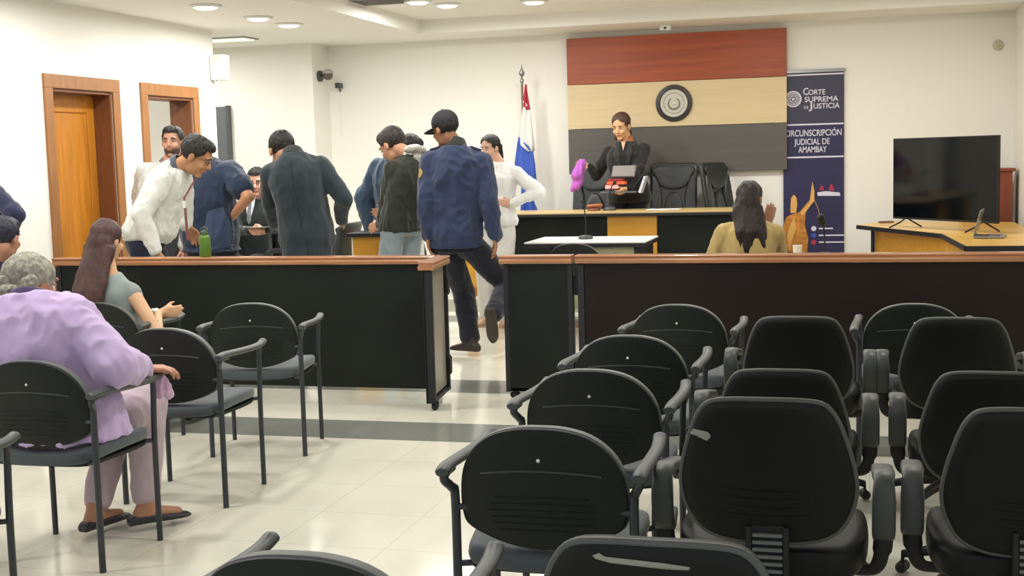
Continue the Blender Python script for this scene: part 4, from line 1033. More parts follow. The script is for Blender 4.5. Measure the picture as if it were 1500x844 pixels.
        if top.get('collar_mat'):
            cm = top['collar_mat']; ff = (fS-upn*fS.dot(upn)).normalized(); n_ = 24; cr = top.get('collar_r', 1)
            R0 = .066*s*kf+k*.4+g*.3; rings = []
            for rr, hh in ((R0+.012, -.022), (R0+.002, .012*cr), (R0-.008, .034*cr), (R0-.016, .034*cr), (R0-.010, .010), (R0-.002, -.022)):
                rings.append([neck-ff*.006+rS*rr*math.cos(a)+ff*rr*math.sin(a)+upn*(hh*(1-.45*max(0, math.sin(a)))-.030*math.sin(a)) for a in [2*PI*q/n_ for q in range(n_)]])
            rings.append(rings[0])
            MB().ring_loft(rings, cap=False).build('collar', cm, T, smooth=True)
    if trousers:
        m = trousers['mat']; g = trousers.get('grow', .012); mb = MB()
        torso(mb, hip, neck, hy, sy, [q for q in grow(prof, .004+k, addb=belly*.7) if q[0] < trousers.get('waist', .12)], s, bow)
        for side in (-1, 1):
            H0, K, A2, td, fu = legs[side]
            w = trousers.get('wide', 0)
            mb.cone(H0, K, (.086+g+k*.5)*s, (.060+g+k*.3+w*.5)*s); mb.cone(K, A2+(K-A2).normalized()*trousers.get('crop', .0), (.060+g+k*.3+w*.5)*s, (.046+g+w)*s)
        j['tr'] = remesh(mb, trousers.get('name', 'trousers'), m, T, .011, 3, fold=(trousers.get('fold', .010), (8, 8, 5), 4))
    if shoes:
        for side in (-1, 1):
            H0, K, A2, td, fu = legs[side]; mb = MB(); shoe(mb, A2, td, fu, s, shoes.get('boot', False), shoes.get('flat', False))
            remesh(mb, 'shoe', shoes['mat'], T, .007, 2)
    if extra: extra(j, T)
    return j
HBLK = hairm('hair_black', (24, 21, 19)); SHB = mat('shoe_black', (26, 24, 24), .4); SHR = mat('boot_brown', (48, 38, 30), .5)
def W(x, y, Y): return AT(x, y, Y)
def pin(px, py, Y, z): q = AT(px, py, Y); q.z = z; return q
def tr(rgb, **k): return dict(mat=cloth('trousers_%d_%d_%d' % rgb, rgb), **k)
def up(rgb, **k): return dict(mat=cloth('top_%d_%d_%d' % rgb, rgb), **k)
def glasses(j, T):
    hp, hs, Rm = j['hpf'], j['hs'], j['Rm']; mb = MB()
    for q in (-1, 1):
        ring = [hp((q*.032+.022*math.cos(a), .094-.004*abs(math.cos(a)), .008+.016*math.sin(a))) for a in [2*PI*k/16 for k in range(17)]]
        mb.tube(ring, .0016, 6, cap=False); mb.tube([hp((q*.053, .088, .012)), hp((q*.078, .05, .012)), hp((q*.082, -.01, .004))], .0018, 6)
    mb.tube([hp((-.010, .097, .012)), hp((.010, .097, .012))], .0016, 6)
    mb.build('glasses', mat('glasses_frame', (60, 52, 48), .3), T, smooth=True)

# 1 officer ----------------------------------------------------------
Yo = 9.06
def officer_extra(j, T):
    hp, hs, Rm = j['hpf'], j['hs'], j['Rm']; inv = Rm.transposed(); hd = j['head']
    CM = mat('cap_black', (34, 33, 36), .8, bump=(60, .1))
    mb = MB().ell(hp((0, -.012, .052)), (.090*hs, .110*hs, .092*hs), Rm, 24, 16)
    cap = remesh(mb, 'cap', CM, T, .006, 2, keep=lambda co: (inv@(co-hd)/hs).z > .022)
    pts = []
    vs = []; fs = []; n = 12
    for r in range(5):
        for k in range(n+1):
            a = -1.15+2.3*k/n; rr = .098+.078*r/4*math.cos(a*.75)**.6
            vs.append(hp((rr*math.sin(a)*.88, rr*math.cos(a)-.006, .034-.010*r/4*(1+r/4)-.012*math.sin(a)**2)))
    for r in range(4):
        for k in range(n): q = r*(n+1)+k; fs.append([q, q+1, q+n+2, q+n+1])
    o = MB().add(vs, fs).build('brim', CM, cap, smooth=True); sd = o.modifiers.new('s', 'SOLIDIFY'); sd.thickness = .005
    MB().ell(hp((0, -.012, .145)), (.008, .008, .005), Rm).build('button', CM, cap, smooth=True)
    b0 = -j['base']
    S0, E, Wr, _, _ = j['arms'][-1]
    c = S0*.72+E*.28; pd = (E-S0).normalized()
    patch(j['top'], 'shoulder_patch', mat('patch_yellow', (176, 146, 84), .8), T, [(.032*math.cos(a), .038*math.sin(a)) for a in [2*PI*k/16 for k in range(16)]], c, rgt(.9), -pd, rgt(0)*.75+fwd(0)*.65, off=.004)
    # waistband rib and collar
    P = j['P']; c0 = P(-.06); mb = MB(); r, f = j['rH'], j['fH']
    rings = [[c0+V3((0, 0, z))+r*(.212+e)*math.cos(a)+f*(.160+e)*math.sin(a) for a in [2*PI*q/32 for q in range(32)]] for z, e in ((-.035, -.012), (-.03, .0), (.02, .002), (.03, -.012))]
    mb.ring_loft(rings); remesh(mb, 'waistband', cloth('waistband_blue', (44, 54, 84)), T, .009, 2, fold=(.004, (26, 26, 2), 2))
    for q in (-1, 1):
        S_, E_, _, _, _ = j['arms'][q]; m_ = S_*.55+j['neckc']*.45+V3((0, 0, .055))
        MB().tube([S_+V3((0, 0, .078)), m_+V3((0, 0, .0))], [.022, .018], 8, flat=.3).build('epaulette', cloth('epaulette_navy', (34, 40, 58)), T, smooth=True)
officer = person('person in dark blue police jacket and black cap walking through the gap in the rails', W(668, 352, Yo)+V3((0, 0, .02)), W(668, 214, Yo), W(652, 192, Yo-.02)+V3((0, 0, .01)),
    fy=D(-62), fp=D(14), hy=D(-6), sy=D(-10), s=1.03, skn=(160, 112, 82), shw=.205,
    armL=(W(626, 350, Yo-.10), (-.5, -1, 0), (.1, 0, -1)), armR=(W(725, 345, Yo-.0), (.5, -1, 0), (0.05, 0, -1)),
    legL=(pin(690, 520, 9.06, .105), (-.1, 1, 0), fwd(D(-70))), legR=(W(722, 462, 8.86), (.3, 1, 0), V3((.05, .25, -1)), V3((.1, 1, .2))),
    top=dict(mat=cloth('jacket_blue', (48, 58, 86)), name='jacket', grow=.036, hem=-.085, sleeve=.020, collar=.0, collar_mat=cloth('collar_green', (50, 56, 52)), collar_r=1.2, fold=.022, flare=-.012, fs=(7, 7, 5)),
    trousers=tr((24, 26, 38), grow=.022, wide=.006, crop=.04), shoes=dict(mat=SHR, boot=True), hair=('short', HBLK), extra=officer_extra, hands=(.7, .6))

# 2 young man in hooded jacket ---------------------------------------
def hood(j, T):
    P = j['P']; n = j['neck']; f = j['fS']; r = j['rS']; u = j['upn']
    mb = MB(); pts = [n+r*.10*math.cos(a)+f*(.085*math.sin(a)-.01)+u*(.01-.035*math.sin(a)) for a in [PI*(1.12)+k*(PI*.78)/8 for k in range(9)]]
    mb.tube(pts, [.014, .022, .028, .032, .034, .032, .028, .022, .014], 10); mb.cone(n-f*.08-u*.02, n-f*.085-u*.07, .045, .03)
    remesh(mb, 'hood', cloth('hood_grey', (60, 64, 62)), T, .008, 3, fold=(.008, (12, 12, 12), 2))
Yh = 8.0
Yh = 9.3
person('person in dark green hooded jacket and pale jeans bending over the signing desk', pin(590, 350, Yh, .98), W(602, 228, Yh), W(575, 213, Yh),
    fy=D(-68), fp=D(36), hk=1.1, hy=D(-60), sy=D(-52), s=1.02, skn=(190, 140, 108), bow=.05, shw=.17,
    armL=(W(557, 331, Yh+.10), (.5, -1, -.2), (-1, .5, -.25)), armR=(W(556, 328, Yh+.42), (1, .5, -.5), (-1, .1, -.2)),
    top=dict(mat=cloth('hoodie_green', (48, 52, 43)), name='jacket', grow=.02, hem=-.10, sleeve=.010, collar_mat=WHITEP, fold=.02, collar_r=1.7),
    trousers=tr((150, 164, 172), wide=.006), shoes=dict(mat=SHB), hair=('short', hairm('hair_brown', (44, 38, 33))), extra=hood)

# 3 man in blue shirt beyond ----------------------------------------
person('person in steel blue shirt half hidden behind the man in the hooded jacket', pin(586, 350, 10.4, .97), W(584, 230, 10.35), W(602, 220, 10.3),
    fy=D(25), fp=D(30), hy=D(5), sy=D(8), s=1.06, skn=(150, 105, 80), bow=.05, shw=.19,
    armL=(W(543, 334, 10.4), (-1.4, .1, .5), (.4, .4, -.6)), armR=(W(612, 330, 10.4), (1, -.4, 0), (0, .5, -1)),
    top=dict(mat=cloth('shirt_steelblue', (52, 70, 90)), grow=.04, hem=-.12, sleeve=.03, fold=.02), trousers=tr((40, 42, 50)), shoes=dict(mat=SHB), hair=('short', HBLK), face=True, sleeves='long')

# 4 man in dark suit, back view -------------------------------------
def vent(j, T):
    n = j['neckc']; u = j['upn']; SM = cloth('suit_seam', (30, 37, 42))
    patch(j['top'], 'back_seam', SM, T, [(-.003, -.05), (.003, -.05), (.003, -.56), (-.003, -.56)], n, j['rS'], u, j['fS'], off=.0015, thick=.002, step=.015)
    for q in (-1, 1): patch(j['top'], 'side_vent', SM, T, [(q*.10-.004, -.62), (q*.10+.004, -.62), (q*.115+.005, -.86), (q*.115-.005, -.86)], n, j['rS'], V3((0, 0, 1)), j['fS'], off=.0015, thick=.002, step=.01)
Ys = 8.6
person('person in dark grey suit seen from behind, head bowed, at the left court rail', pin(450, 352, Ys, .96), W(430, 226, Ys), W(413, 221, Ys+.05)+V3((0, .0, .0)),
    fy=D(-38), fp=D(34), hk=1.1, hy=D(-12), sy=D(-14), s=1.04, skn=(176, 128, 96), bow=.06, shw=.20,
    armL=(W(402, 330, Ys+.30), (-.6, -1, -.3), (0, 1, -.2)), armR=(W(500, 322, Ys+.22), (1, -.75, -.15), (-.2, 1, -.3)),
    top=dict(mat=cloth('suit_charcoal', (46, 56, 62)), name='jacket', grow=.03, hem=-.38, flare=.0, sleeve=.012, fold=.014, fs=(6, 6, 4), collar_mat=cloth('suit_charcoal2', (60, 64, 60)), collar_r=.8),
    trousers=tr((38, 44, 50)), shoes=dict(mat=SHB), hair=('short', HBLK), extra=vent)

# 5 seated man in black suit ---------------------------------------
def suitfront(shirtc, tie=None, w=.055):
    def f(j, T):
        n = j['neckc']; u = j['upn']; o = n-u*.0
        sh = patch(j['top'], 'shirt_front', cloth('shirtfront_%d' % sum(shirtc), shirtc), T, [(-.045, .0), (.045, .0), (.04, -.06), (.0, -.26), (-.04, -.06)], o, j['rS'], u, -j['fS'], off=.004, step=.01)
        if tie: patch(j['top'], 'tie', cloth('tie_%d' % sum(tie), tie), T, [(-.014, .02), (.014, .02), (.022, -.2), (0, -.25), (-.022, -.2)], o, j['rS'], u, -j['fS'], off=.010, step=.008)
        for q in (-1, 1):
            MB().tube([n+j['rS']*q*.055+j['fS']*.045+u*.035, n+j['rS']*q*.02+j['fS']*.095-u*.012], [.012, .016], 8, flat=.4).build('shirt_collar', cloth('shirtfront_%d' % sum(shirtc), shirtc), T, smooth=True)
    return f
Yk = 11.2
def seated_extra(j, T): suitfront((225, 228, 230), (110, 115, 120))(j, T); glasses(j, T)
b = pin(370, 350, Yk, .60)
j5 = person('person in black suit and glasses sitting between the navy shirt and the grey suit', b, W(370, 291, Yk), W(376, 267, Yk-.03), hk=1.12,
    fy=D(165), fp=D(10), hy=D(172), sy=D(168), s=1.0, skn=(202, 150, 128), bow=.02,
    armL=(W(392, 338, Yk-.35), (1, .3, -.6), (-.8, -.5, 0)), armR=(W(366, 338, Yk-.35), (-1, .3, -.6), (.8, -.5, 0)),
    legL=(V3((b.x+.12, b.y-.5, .09)), (0, -1, .8), (0, -1, 0)), legR=(V3((b.x-.14, b.y-.5, .09)), (0, -1, .8), (0, -1, 0)),
    top=dict(mat=cloth('suit_black', (30, 36, 36)), name='jacket', grow=.022, hem=-.08, fold=.01), trousers=tr((26, 28, 34)), shoes=dict(mat=SHB), hair=('short', HBLK), extra=seated_extra)
p = W(378, 333, Yk-.42); t = thing('phone', 'flat dark phone with a pale edge held by the seated man', 'phone', p)
MB().box((-.10, -.05, -.005), (.10, .06, .004)).build('case', mat('phone_dark', (70, 76, 70), .4), t, bevel=.003)
MB().box((-.10, -.052, -.001), (.10, -.049, .003)).build('edge', mat('phone_edge', (160, 165, 150), .4), t)

# 6 man in navy polo, back view -------------------------------------
Yn = 8.75
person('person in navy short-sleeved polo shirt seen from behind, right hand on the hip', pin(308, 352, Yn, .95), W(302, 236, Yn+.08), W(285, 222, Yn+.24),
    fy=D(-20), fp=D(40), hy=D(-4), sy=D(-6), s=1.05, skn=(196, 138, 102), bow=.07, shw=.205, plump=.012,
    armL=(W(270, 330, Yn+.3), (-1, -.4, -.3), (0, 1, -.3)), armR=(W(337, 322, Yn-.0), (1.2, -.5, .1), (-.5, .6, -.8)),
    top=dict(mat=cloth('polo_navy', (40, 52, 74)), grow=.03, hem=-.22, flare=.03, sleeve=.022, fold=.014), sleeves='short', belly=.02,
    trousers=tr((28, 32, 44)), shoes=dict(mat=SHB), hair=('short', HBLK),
    extra=lambda j, T: patch(j['top'], 'paler_patch', cloth('paler_patch_blue', (66, 80, 108)), T, [(.10, -.38), (.20, -.36), (.29, -.67), (.04, -.68), (.03, -.60)], j['neckc'], j['rS'], V3((0, 0, 1)), j['fS'], off=.004, step=.012))  # lighter blue patch on the right lower back of the polo

# 7 leaning man in white shirt with glasses --------------------------
Yw = 8.0
def lany(j, T):
    glasses(j, T)
    n = j['neckc']; f = j['fS']; r = j['rS']
    a = n+f*.06-V3((0, 0, .02)); q1 = W(270, 290, Yw-.1)-j['base']; q2 = W(275, 352, Yw-.1)-j['base']
    MB().tube([a+r*.03, a+f*.05-V3((0, 0, .06)), q1, q2], [.008, .008, .008, .011], 8, flat=.35).build('lanyard', cloth('lanyard_red', (128, 82, 82)), T, smooth=True)
    MB().box((q1.x-.012, q1.y-.012, q1.z-.07), (q1.x+.012, q1.y-.004, q1.z-.02)).build('badge', WHITEP, T, bevel=.002)
person('person in white shirt and glasses leaning far forward over the rail side table', pin(213, 335, Yw, .985), W(265, 243, Yw), W(288, 229, Yw-.04),
    fy=D(78), fp=D(34), hk=1.1, hy=D(82), sy=D(80), s=1.02, skn=(180, 130, 92), bow=.03, shw=.17,
    armL=(W(272, 330, Yw+.3), (-.4, .8, -.6), (.6, .2, -1)), armR=(W(228, 366, Yw-.26), (-.5, -.6, 0), (.2, 0, -1)),
    top=dict(mat=cloth('shirt_white', (222, 223, 216)), grow=.024, hem=-.03, sleeve=.018, fold=.02, collar_mat=cloth('collar_navy', (86, 92, 104)), collar_r=.6),
    trousers=tr((44, 50, 68), waist=.2), shoes=dict(mat=SHB), hair=('short', HBLK), extra=lany, belly=.03)

# 8 bearded man in white shirt behind --------------------------------
def beard(j, T):
    hp, hs, Rm = j['hpf'], j['hs'], j['Rm']; inv = Rm.transposed(); hd = j['head']
    mb = MB().ell(hp((0, .026, -.062)), (.062*hs, .070*hs, .056*hs), Rm)
    remesh(mb, 'beard', hairm('beard_dark', (84, 62, 52)), T, .006, 2, keep=lambda co: (lambda q: q.z < -.030 and q.y > -.01 and not (abs(q.x) < .02 and -.068 < q.z < -.050))(inv@(co-hd)/hs))
Yb = 9.2
person('person with short beard and white shirt facing the camera in front of the open doorway', pin(226, 340, Yb, 1.0), W(247, 240, Yb), W(253, 208, Yb),
    fy=D(168), fp=D(2), hy=D(150), sy=D(158), s=1.03, skn=(198, 150, 124), bow=.02,
    armL=None, armR=(W(204, 335, Yb+.02), (-.6, .6, -.2), (0, 0, -1)),
    top=dict(mat=cloth('shirt_white2', (214, 216, 212)), grow=.022, hem=-.08, sleeve=.014, fold=.015, collar_mat=cloth('collar_grey', (120, 124, 130)), collar_r=.7), trousers=tr((60, 60, 66)), shoes=dict(mat=SHB),
    hair=('short', HBLK), extra=beard)

# 9 woman in white blouse --------------------------------------------
def pony(hp, Rm, hs, hm, T, j):
    mb = MB().ell(hp((0, -.020, .038)), (.083*hs, .103*hs, .090*hs), Rm, 24, 16).ell(hp((0, -.005, .055)), (.080*hs, .09*hs, .075*hs), Rm, 24, 14)
    inv = Rm.transposed(); hd = j['head']
    mb2 = MB().ell(hp((0, -.115, -.015)), (.035*hs, .035*hs, .035*hs), Rm).cone(hp((0, -.13, -.01)), hp((0, -.14, -.12)), .032*hs, .02*hs)
    h = remesh(mb, 'hair', hm, T, .006, 2, fold=(.004, (30, 30, 10), 1), keep=lambda co: (lambda q: q.z > (-.07 if q.y < -.05 else -.02+q.y*.9) and not (q.y > .045 and q.z < .098-.75*abs(q.x)))(inv@(co-hd)/hs))
    remesh(mb2, 'hair_tail', hm, h, .006, 2, fold=(.005, (30, 30, 10), 2)); return h
Yp = 10.7
person('person in white blouse and white trousers with dark tied-back hair, standing left of the flag', pin(728, 345, Yp, .96), W(729, 236, Yp), W(718, 217, Yp),
    fy=D(205), fp=D(12), hy=D(195), sy=D(185), s=.98, fem=True, skn=(212, 168, 142), bow=.02,
    armL=(W(752, 297, Yp-.1), (1.5, .2, -.6), (-.9, -.3, 0)), armR=(W(716, 300, Yp-.22), (-1, 0, -.4), (.4, -.5, 0)),
    top=dict(mat=cloth('blouse_white', (232, 232, 230)), name='blouse', grow=.024, hem=-.16, sleeve=.022, fold=.014), trousers=tr((222, 220, 214), wide=.02), shoes=dict(mat=mat('shoe_tan', (170, 140, 110), .5)),
    hair=('custom', HBLK, pony))

# 10 woman behind the bench ------------------------------------------
def judge(j, T):
    n = j['neckc']; u = j['upn']; f = j['fS']; r = j['rS']
    CO = cloth('collar_rust', (168, 98, 66))
    patch(j['top'], 'skin_neckline', skin('skin_neck', (214, 160, 122)), T, [(-.035, .03), (.035, .03), (.0, -.10)], n, r, u, -f, off=.004, step=.008)
    for q in (-1, 1):
        MB().add([n+r*q*a+f*b+u*c for a, b, c in ((.04, .03, .05), (.075, .02, .03), (.10, .10, -.05), (.06, .125, -.085), (.015, .125, -.085), (.03, .10, -.02))]+[n+r*q*a+f*(b-.008)+u*c for a, b, c in ((.04, .03, .05), (.075, .02, .03), (.10, .10, -.05), (.06, .125, -.085), (.015, .125, -.085), (.03, .10, -.02))],
                 [[0,1,2,3,4,5],[11,10,9,8,7,6]]+[[i, (i+1) % 6, 6+(i+1) % 6, 6+i] for i in range(6)]).build('blouse_collar', CO, T, smooth=False)
    for q in (-1, 1): patch(j['top'], 'lapel', cloth('lapel_black', (44, 44, 44)), T, [(q*.045, -.02), (q*.085, -.03), (q*.10, -.12), (q*.03, -.33), (q*.015, -.33)], n, r, u, -f, off=.006, thick=.004, step=.01)
    MB().ell(n+f*.128-u*.115, (.008, .006, .014)).build('pendant', CHROME, T, smooth=True)
def low(hp, Rm, hs, hm, T, j):
    h = pony(hp, Rm, hs, hm, T, j)
    mb = MB().cone(hp((.06, -.06, -.03)), hp((.085, -.03, -.13)), .035*hs, .02*hs).cone(hp((.0, -.09, -.03)), hp((.03, -.09, -.14)), .045*hs, .03*hs)
    remesh(mb, 'hair_strand', hm, h, .006, 2, fold=(.004, (30, 30, 10), 2)); return h
Yj = 12.72
j10 = person('person in black suit with rust collar standing behind the judges bench, looking down', pin(922, 300, Yj, 1.08), W(917, 206, Yj+.04), W(910, 185, Yj-.02),
    fy=D(196), fp=D(20), hk=1.15, hy=D(180), sy=D(184), s=1.0, fem=True, skn=(222, 170, 128), bow=.03, shw=.195, plump=.034,
    armR=(W(864, 243, Yj-.12), (.1, 1, -.35), (-1, -.15, .05)), armL=(W(919, 281, Yj-.38), (1, .2, -.7), (-.8, -.3, -.45)),
    legL=(V3((W(930, 300, Yj).x, Yj, PZ+.085)), (0, -1, 0), (0, -1, 0)), legR=(V3((W(910, 300, Yj).x-.05, Yj, PZ+.085)), (0, -1, 0), (0, -1, 0)),
    top=dict(mat=cloth('suit_black_f', (30, 30, 30)), name='jacket', grow=.018, hem=-.16, sleeve=.014, fold=.010), trousers=tr((22, 22, 24)), shoes=dict(mat=SHB),
    hair=('custom', hairm('hair_dkbrown', (80, 54, 44)), low), extra=judge, vox=.0065, hands=(.8, .9))
p = W(850, 254, Yj-.16)
mb = MB().cone(W(852, 240, Yj-.14)-p, W(846, 272, Yj-.14)-p, .045, .05).cone(W(852, 240, Yj-.14)-p, W(845, 256, Yj-.16)-p, .05, .06).cone(W(848, 250, Yj-.12)-p, W(840, 278, Yj-.12)-p, .04, .03)
o = remesh(mb, 'purple_cloth', cloth('cloth_purple', (178, 96, 190)), None, .008, 2, fold=(.012, (14, 14, 6), 5)); o.location = p
tag(o, 'bright purple cloth held out in the right hand of the standing woman in black', 'cloth')
p = W(914, 250, Yj-.36)
t = thing('document_folder', 'grey folder held open by the standing woman in black', 'folder', p, -.1)
mb = MB(); mb.box((-.12, -.004, -.075), (.12, .004, .06)); R = Matrix.Rotation(D(-35), 3, 'X'); mb.v = [R@v for v in mb.v]; mb.build('cover', mat('folder_grey', (112, 106, 104), .6), t, bevel=.004)
mb = MB(); mb.box((-.11, -.010, -.07), (.11, -.005, .05)); mb.v = [R@v for v in mb.v]; mb.build('page', mat('folder_page', (128, 122, 118), .7), t)
p = W(904, 265, Yj-.38)
t = thing('book', 'small red and orange book held below the grey folder', 'book', p, -.2)
mb = MB().box((-.10, -.03, -.035), (.09, .04, -.005)); mb.build('cover', mat('book_orange', (226, 96, 48), .6), t, bevel=.004)
MB().box((-.09, -.031, .0), (.07, .04, .02)).build('red_cover', mat('book_red', (150, 26, 24), .6), t, bevel=.003)
p = W(897, 274, Yj-.40)
t = thing('paper_bundle', 'pink folded paper bundle in the left hand of the standing woman in black', 'papers', p, .2)
mb = MB().box((-.07, -.02, -.02), (.06, .03, .02)); mb.build('bundle', mat('pink_paper', (232, 150, 150), .7), t, bevel=.006)
MB().box((-.07, -.022, -.006), (.06, -.019, .002)).build('edge', PAPER, t)
p = W(925, 279, Yj-.30)
t = thing('laptop', 'thin grey laptop with white edge held open under the folder', 'laptop', p, 0)
LG = mat('laptop_grey', (96, 100, 104), .5); LW = mat('laptop_edge', (205, 208, 220), .4)
mb = MB().box((-.30, -.1, -.02), (.06, .1, -.006)); mb.build('base', LG, t, bevel=.003)
pp = [W(937, 281, Yj-.3)-p, W(945, 258, Yj-.3)-p, W(948, 258, Yj-.3)-p, W(940, 283, Yj-.3)-p]
MB().prism([(q.x, q.z) for q in pp], .18, c=(0, -.09, 0)).build('lid', LW, t, bevel=.002)

# 11 seated woman in tan blazer --------------------------------------
def longhair(length, wid=.085, part=0, fm=(16, 16, 3), sway=0, amp=.010, taper=.45, back=.10):
    def f(hp, Rm, hs, hm, T, j):
        hd = j['head']; inv = Rm.transposed()
        mb = MB().ell(hp((0, -.020, .036)), (.088*hs, .107*hs, .094*hs), Rm, 24, 16)
        mb.ell(hp((0, -.055, -.02)), (.086*hs, .075*hs, .09*hs), Rm, 24, 16)
        bk = -j['fS']; rr = j['rS']; n = j['neckc']
        p0 = hp((0, -.06, -.04)); rings = []
        for i in range(12):
            t = i/11; z = -length*t
            c = p0+V3((0, 0, z))+bk*(back*min(1, t*2.2))+rr*(sway*t*t)
            w = wid*hs*(1.0+.12*math.sin(PI*t)-taper*t**2.5); d = .048*hs*(1.3-.8*t)
            rings.append([c+rr*w*math.cos(a)+bk*d*math.sin(a) for a in [2*PI*k/16 for k in range(16)]])
        mb.ring_loft(rings)
        def keep(co):
            q = inv@(co-hd)/hs
            return not (q.y > .045 and q.z < .06) 
        return remesh(mb, 'hair', hm, T, .008, 3, fold=(amp, fm, 3), keep=keep)
    return f
Yt = 8.2
b = pin(1096, 372, Yt, .55)
person('person in tan blazer with long dark hair sitting behind the right rail, one hand raised', b, W(1098, 318, Yt), W(1098, 292, Yt+.03),
    fy=D(8), fp=D(4), hy=D(-4), sy=D(-12), s=.98, fem=True, skn=(170, 125, 100), bow=.02, shw=.185, plump=.006,
    armL=(W(1058, 372, Yt+.25), (-.5, -.3, -1), (0, 1, 0)), armR=(W(1123, 331, Yt+.16), (.6, .1, -1.3), (.25, .1, 1), (0, 1, 0)),
    legL=(V3((b.x-.1, b.y+.45, .09)), (0, 1, .8), (0, 1, 0)), legR=(V3((b.x+.1, b.y+.45, .09)), (0, 1, .8), (0, 1, 0)),
    top=dict(mat=cloth('blazer_tan', (186, 162, 104)), name='blazer', grow=.02, hem=-.08, sleeve=.012, fold=.014), trousers=tr((40, 40, 46)), shoes=dict(mat=SHB),
    hair=('custom', hairm('hair_deepbrown', (40, 28, 28)), longhair(.36, .105, sway=.03, back=.075, taper=.35)), hands=(.4, .5))
c = copytree(used[3]); c.location = (b.x, b.y-.05, 0); c.rotation_euler.z = -.05; c['label'] = 'task chair hidden behind the right rail under the woman in the tan blazer'; c['group'] = 'chairs behind the rail'

# 12 woman in grey top ------------------------------------------------
Yg = 5.85
b = V3((-3.80, 5.95, .50))
jg = person('person in grey sleeveless top with very long brown hair sitting before the left rail', b, W(160, 400, Yg), W(158, 352, Yg+.04),
    fy=D(14), fp=D(12), hy=D(6), sy=D(6), s=.93, fem=True, skn=(214, 168, 130), bow=.02, shw=.165,
    armL=(W(150, 470, Yg+.3), (-1, -.3, -.3), (.6, .8, 0)), armR=(W(232, 459, Yg+.16), (.6, -1, -.5), (.6, .7, 0)),
    legL=(V3((b.x-.1, b.y+.55, .09)), (0, 1, .8), (0, 1, 0)), legR=(V3((b.x+.1, b.y+.55, .09)), (0, 1, .8), (0, 1, 0)),
    top=dict(mat=cloth('top_grey', (142, 152, 150)), name='blouse', grow=.012, hem=-.06, fold=.008), sleeves='none', trousers=tr((60, 60, 66)), shoes=dict(mat=SHB),
    hair=('custom', hairm('hair_redbrown', (78, 52, 48)), longhair(.50, .105, sway=-.10, back=.085, taper=.1, amp=.008)))
p = W(243, 456, Yg+.27); t = thing('paper_wrapper', 'crumpled white and yellow paper in the hands of the woman in grey', 'paper', p)
mb = MB().box((-.06, -.05, -.008), (.05, .05, .012)); o = remesh(mb, 'sheet', mat('wrapper_white', (228, 226, 205), .7), t, .006, 1, fold=(.02, (30, 30, 30), 2))
MB().ell((.035, -.03, .02), (.02, .02, .012)).build('yellow_corner', mat('wrapper_yellow', (205, 196, 110), .7), t, smooth=True)

# 13 older woman in lavender -----------------------------------------
Yl = 4.2
def bun(hp, Rm, hs, hm, T, j):
    inv = Rm.transposed(); hd = j['head']
    mb = MB().ell(hp((0, -.018, .030)), (.090*hs, .106*hs, .090*hs), Rm, 24, 16)
    h = remesh(mb, 'hair', hm, T, .006, 2, fold=(.006, (34, 34, 12), 1), keep=lambda co: (lambda q: q.z > (-.085 if q.y < -.04 else -.045+q.y*1.3) and not (q.y > .05 and q.z < .055))(inv@(co-hd)/hs))
    rnd = random.Random(4); mb = MB()
    for k in range(34):
        a = rnd.uniform(0, 2*PI); r = rnd.uniform(.01, .075); c = (-.012+r*math.cos(a)*1.2, -.10-rnd.uniform(0, .045), -.066+r*math.sin(a)*.9)
        pts = [hp((c[0]+.025*math.cos(t_+a), c[1]-.012*math.sin(2*t_), c[2]+.024*math.sin(t_+a))) for t_ in [q*.62 for q in range(9)]]
        mb.tube(pts, .012*hs, 7)
    for k in range(6): mb.cone(hp((-.08+.032*k, -.07, .0)), hp((-.075+.03*k, -.09, -.115)), .028*hs, .018*hs)
    remesh(mb, 'hair_bun', hm, h, .006, 1, fold=(.006, (50, 50, 40), 2)); return h
b = V3((-2.93, 4.17, .52))
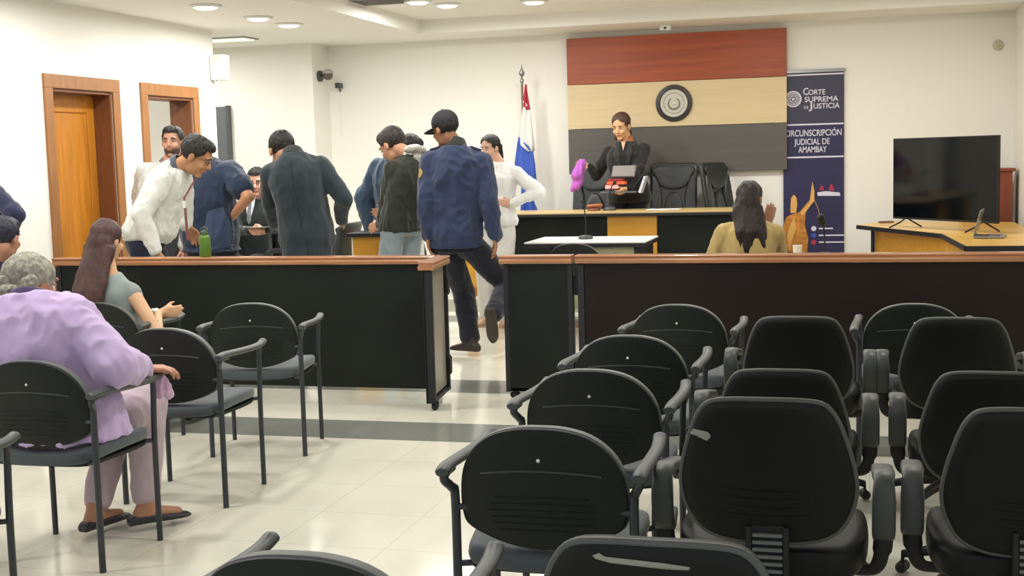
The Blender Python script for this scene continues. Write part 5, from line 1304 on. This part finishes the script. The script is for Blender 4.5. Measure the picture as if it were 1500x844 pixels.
jl = person('older person with grey tied-up hair and lavender blouse sitting at the left, back turned', b, W(50, 440, Yl-.02), W(46, 416, Yl+.07),
    fy=D(14), fp=D(14), hy=D(12), sy=D(-2), s=1.0, fem=True, skn=(176, 124, 96), bow=.05, shw=.165, plump=.042,
    armL=(W(-60, 560, Yl+.25), (-1, -.4, -.3), (0, 1, 0)), armR=(W(208, 541, Yl+.16), (1, -.5, -.7), (1, .75, -.05), (.1, .2, -1)),
    legL=(V3((-2.97, 4.40, .10)), (0, 1, .8), fwd(D(12))), legR=(V3((-2.80, 4.50, .10)), (0, 1, .8), fwd(D(42))),
    top=dict(mat=cloth('blouse_lavender', (190, 168, 208)), name='blouse', grow=.035, hem=-.12, sleeve=.036, fold=.022, flare=.03, fs=(8, 8, 5), collar=.012, collar_mat=cloth('collar_purple', (62, 46, 84)), collar_r=.5), sleeves='long', vox=.006,
    trousers=tr((182, 164, 172), crop=.05, grow=.008, wide=.004), shoes=dict(mat=mat('flat_shoe', (44, 44, 50), .5), flat=True),
    hk=1.08, hair=('custom', mat('hair_grey', (150, 148, 134), .6, bump=(40, .9, (3, 3, .6)), var=(40, .4)), bun), hands=(.5, .9))
p = W(231, 556, Yl+.22)
mb = MB().cone((0, 0, .03), (.005, .01, -.05), .022, .03).cone((.02, .0, .01), (.03, .02, -.06), .016, .022)
o = remesh(mb, 'face_mask', cloth('mask_pink', (214, 178, 208)), None, .005, 2, fold=(.012, (30, 30, 14), 2)); o.location = p
tag(o, 'pink cloth mask held in the right hand of the woman in lavender', 'face mask')

# 14, 15 people at the left frame edge --------------------------------
b = pin(-18, 400, 6.35, .52)
person('person with short black hair sitting at the left frame edge, cut by the frame', b, W(-4, 380, 6.35), W(7, 349, 6.35),
    fy=D(-4), fp=D(10), hy=0, sy=0, s=1.0, skn=(180, 130, 105),
    legL=(V3((b.x-.12, b.y+.45, .09)), (0, 1, .8), (0, 1, 0)), legR=(V3((b.x+.12, b.y+.45, .09)), (0, 1, .8), (0, 1, 0)),
    armL=(V3((b.x-.2, b.y+.3, .66)), (-1, -1, 0)), armR=(V3((b.x+.12, b.y+.3, .66)), (1, -1, 0)),
    top=up((36, 40, 62)), trousers=tr((34, 36, 46)), shoes=dict(mat=SHB), hair=('short', mat('hair_blueblack', (26, 30, 48), .5, bump=(35, .9, (3, 3, .5)))))
visitor(b.x, b.y, 0, 'visitor chair under the seated person at the left frame edge')
if '_used' in first: del first['_used']
p = W(-28, 330, 7.2)
person('person in navy jacket standing at the left frame edge, only one arm showing', V3((p.x, p.y, .93)), V3((p.x-.02, p.y, 1.43)), V3((p.x-.02, p.y+.04, 1.58)),
    hy=D(10), sy=D(10), s=.95, armR=(W(10, 345, 7.2), (1, -.5, 0)), top=dict(mat=cloth('jacket_navy2', (38, 42, 72)), name='jacket', grow=.03, sleeve=.012, hem=-.12), trousers=tr((30, 32, 40)), shoes=dict(mat=SHB), hair=('short', HBLK))
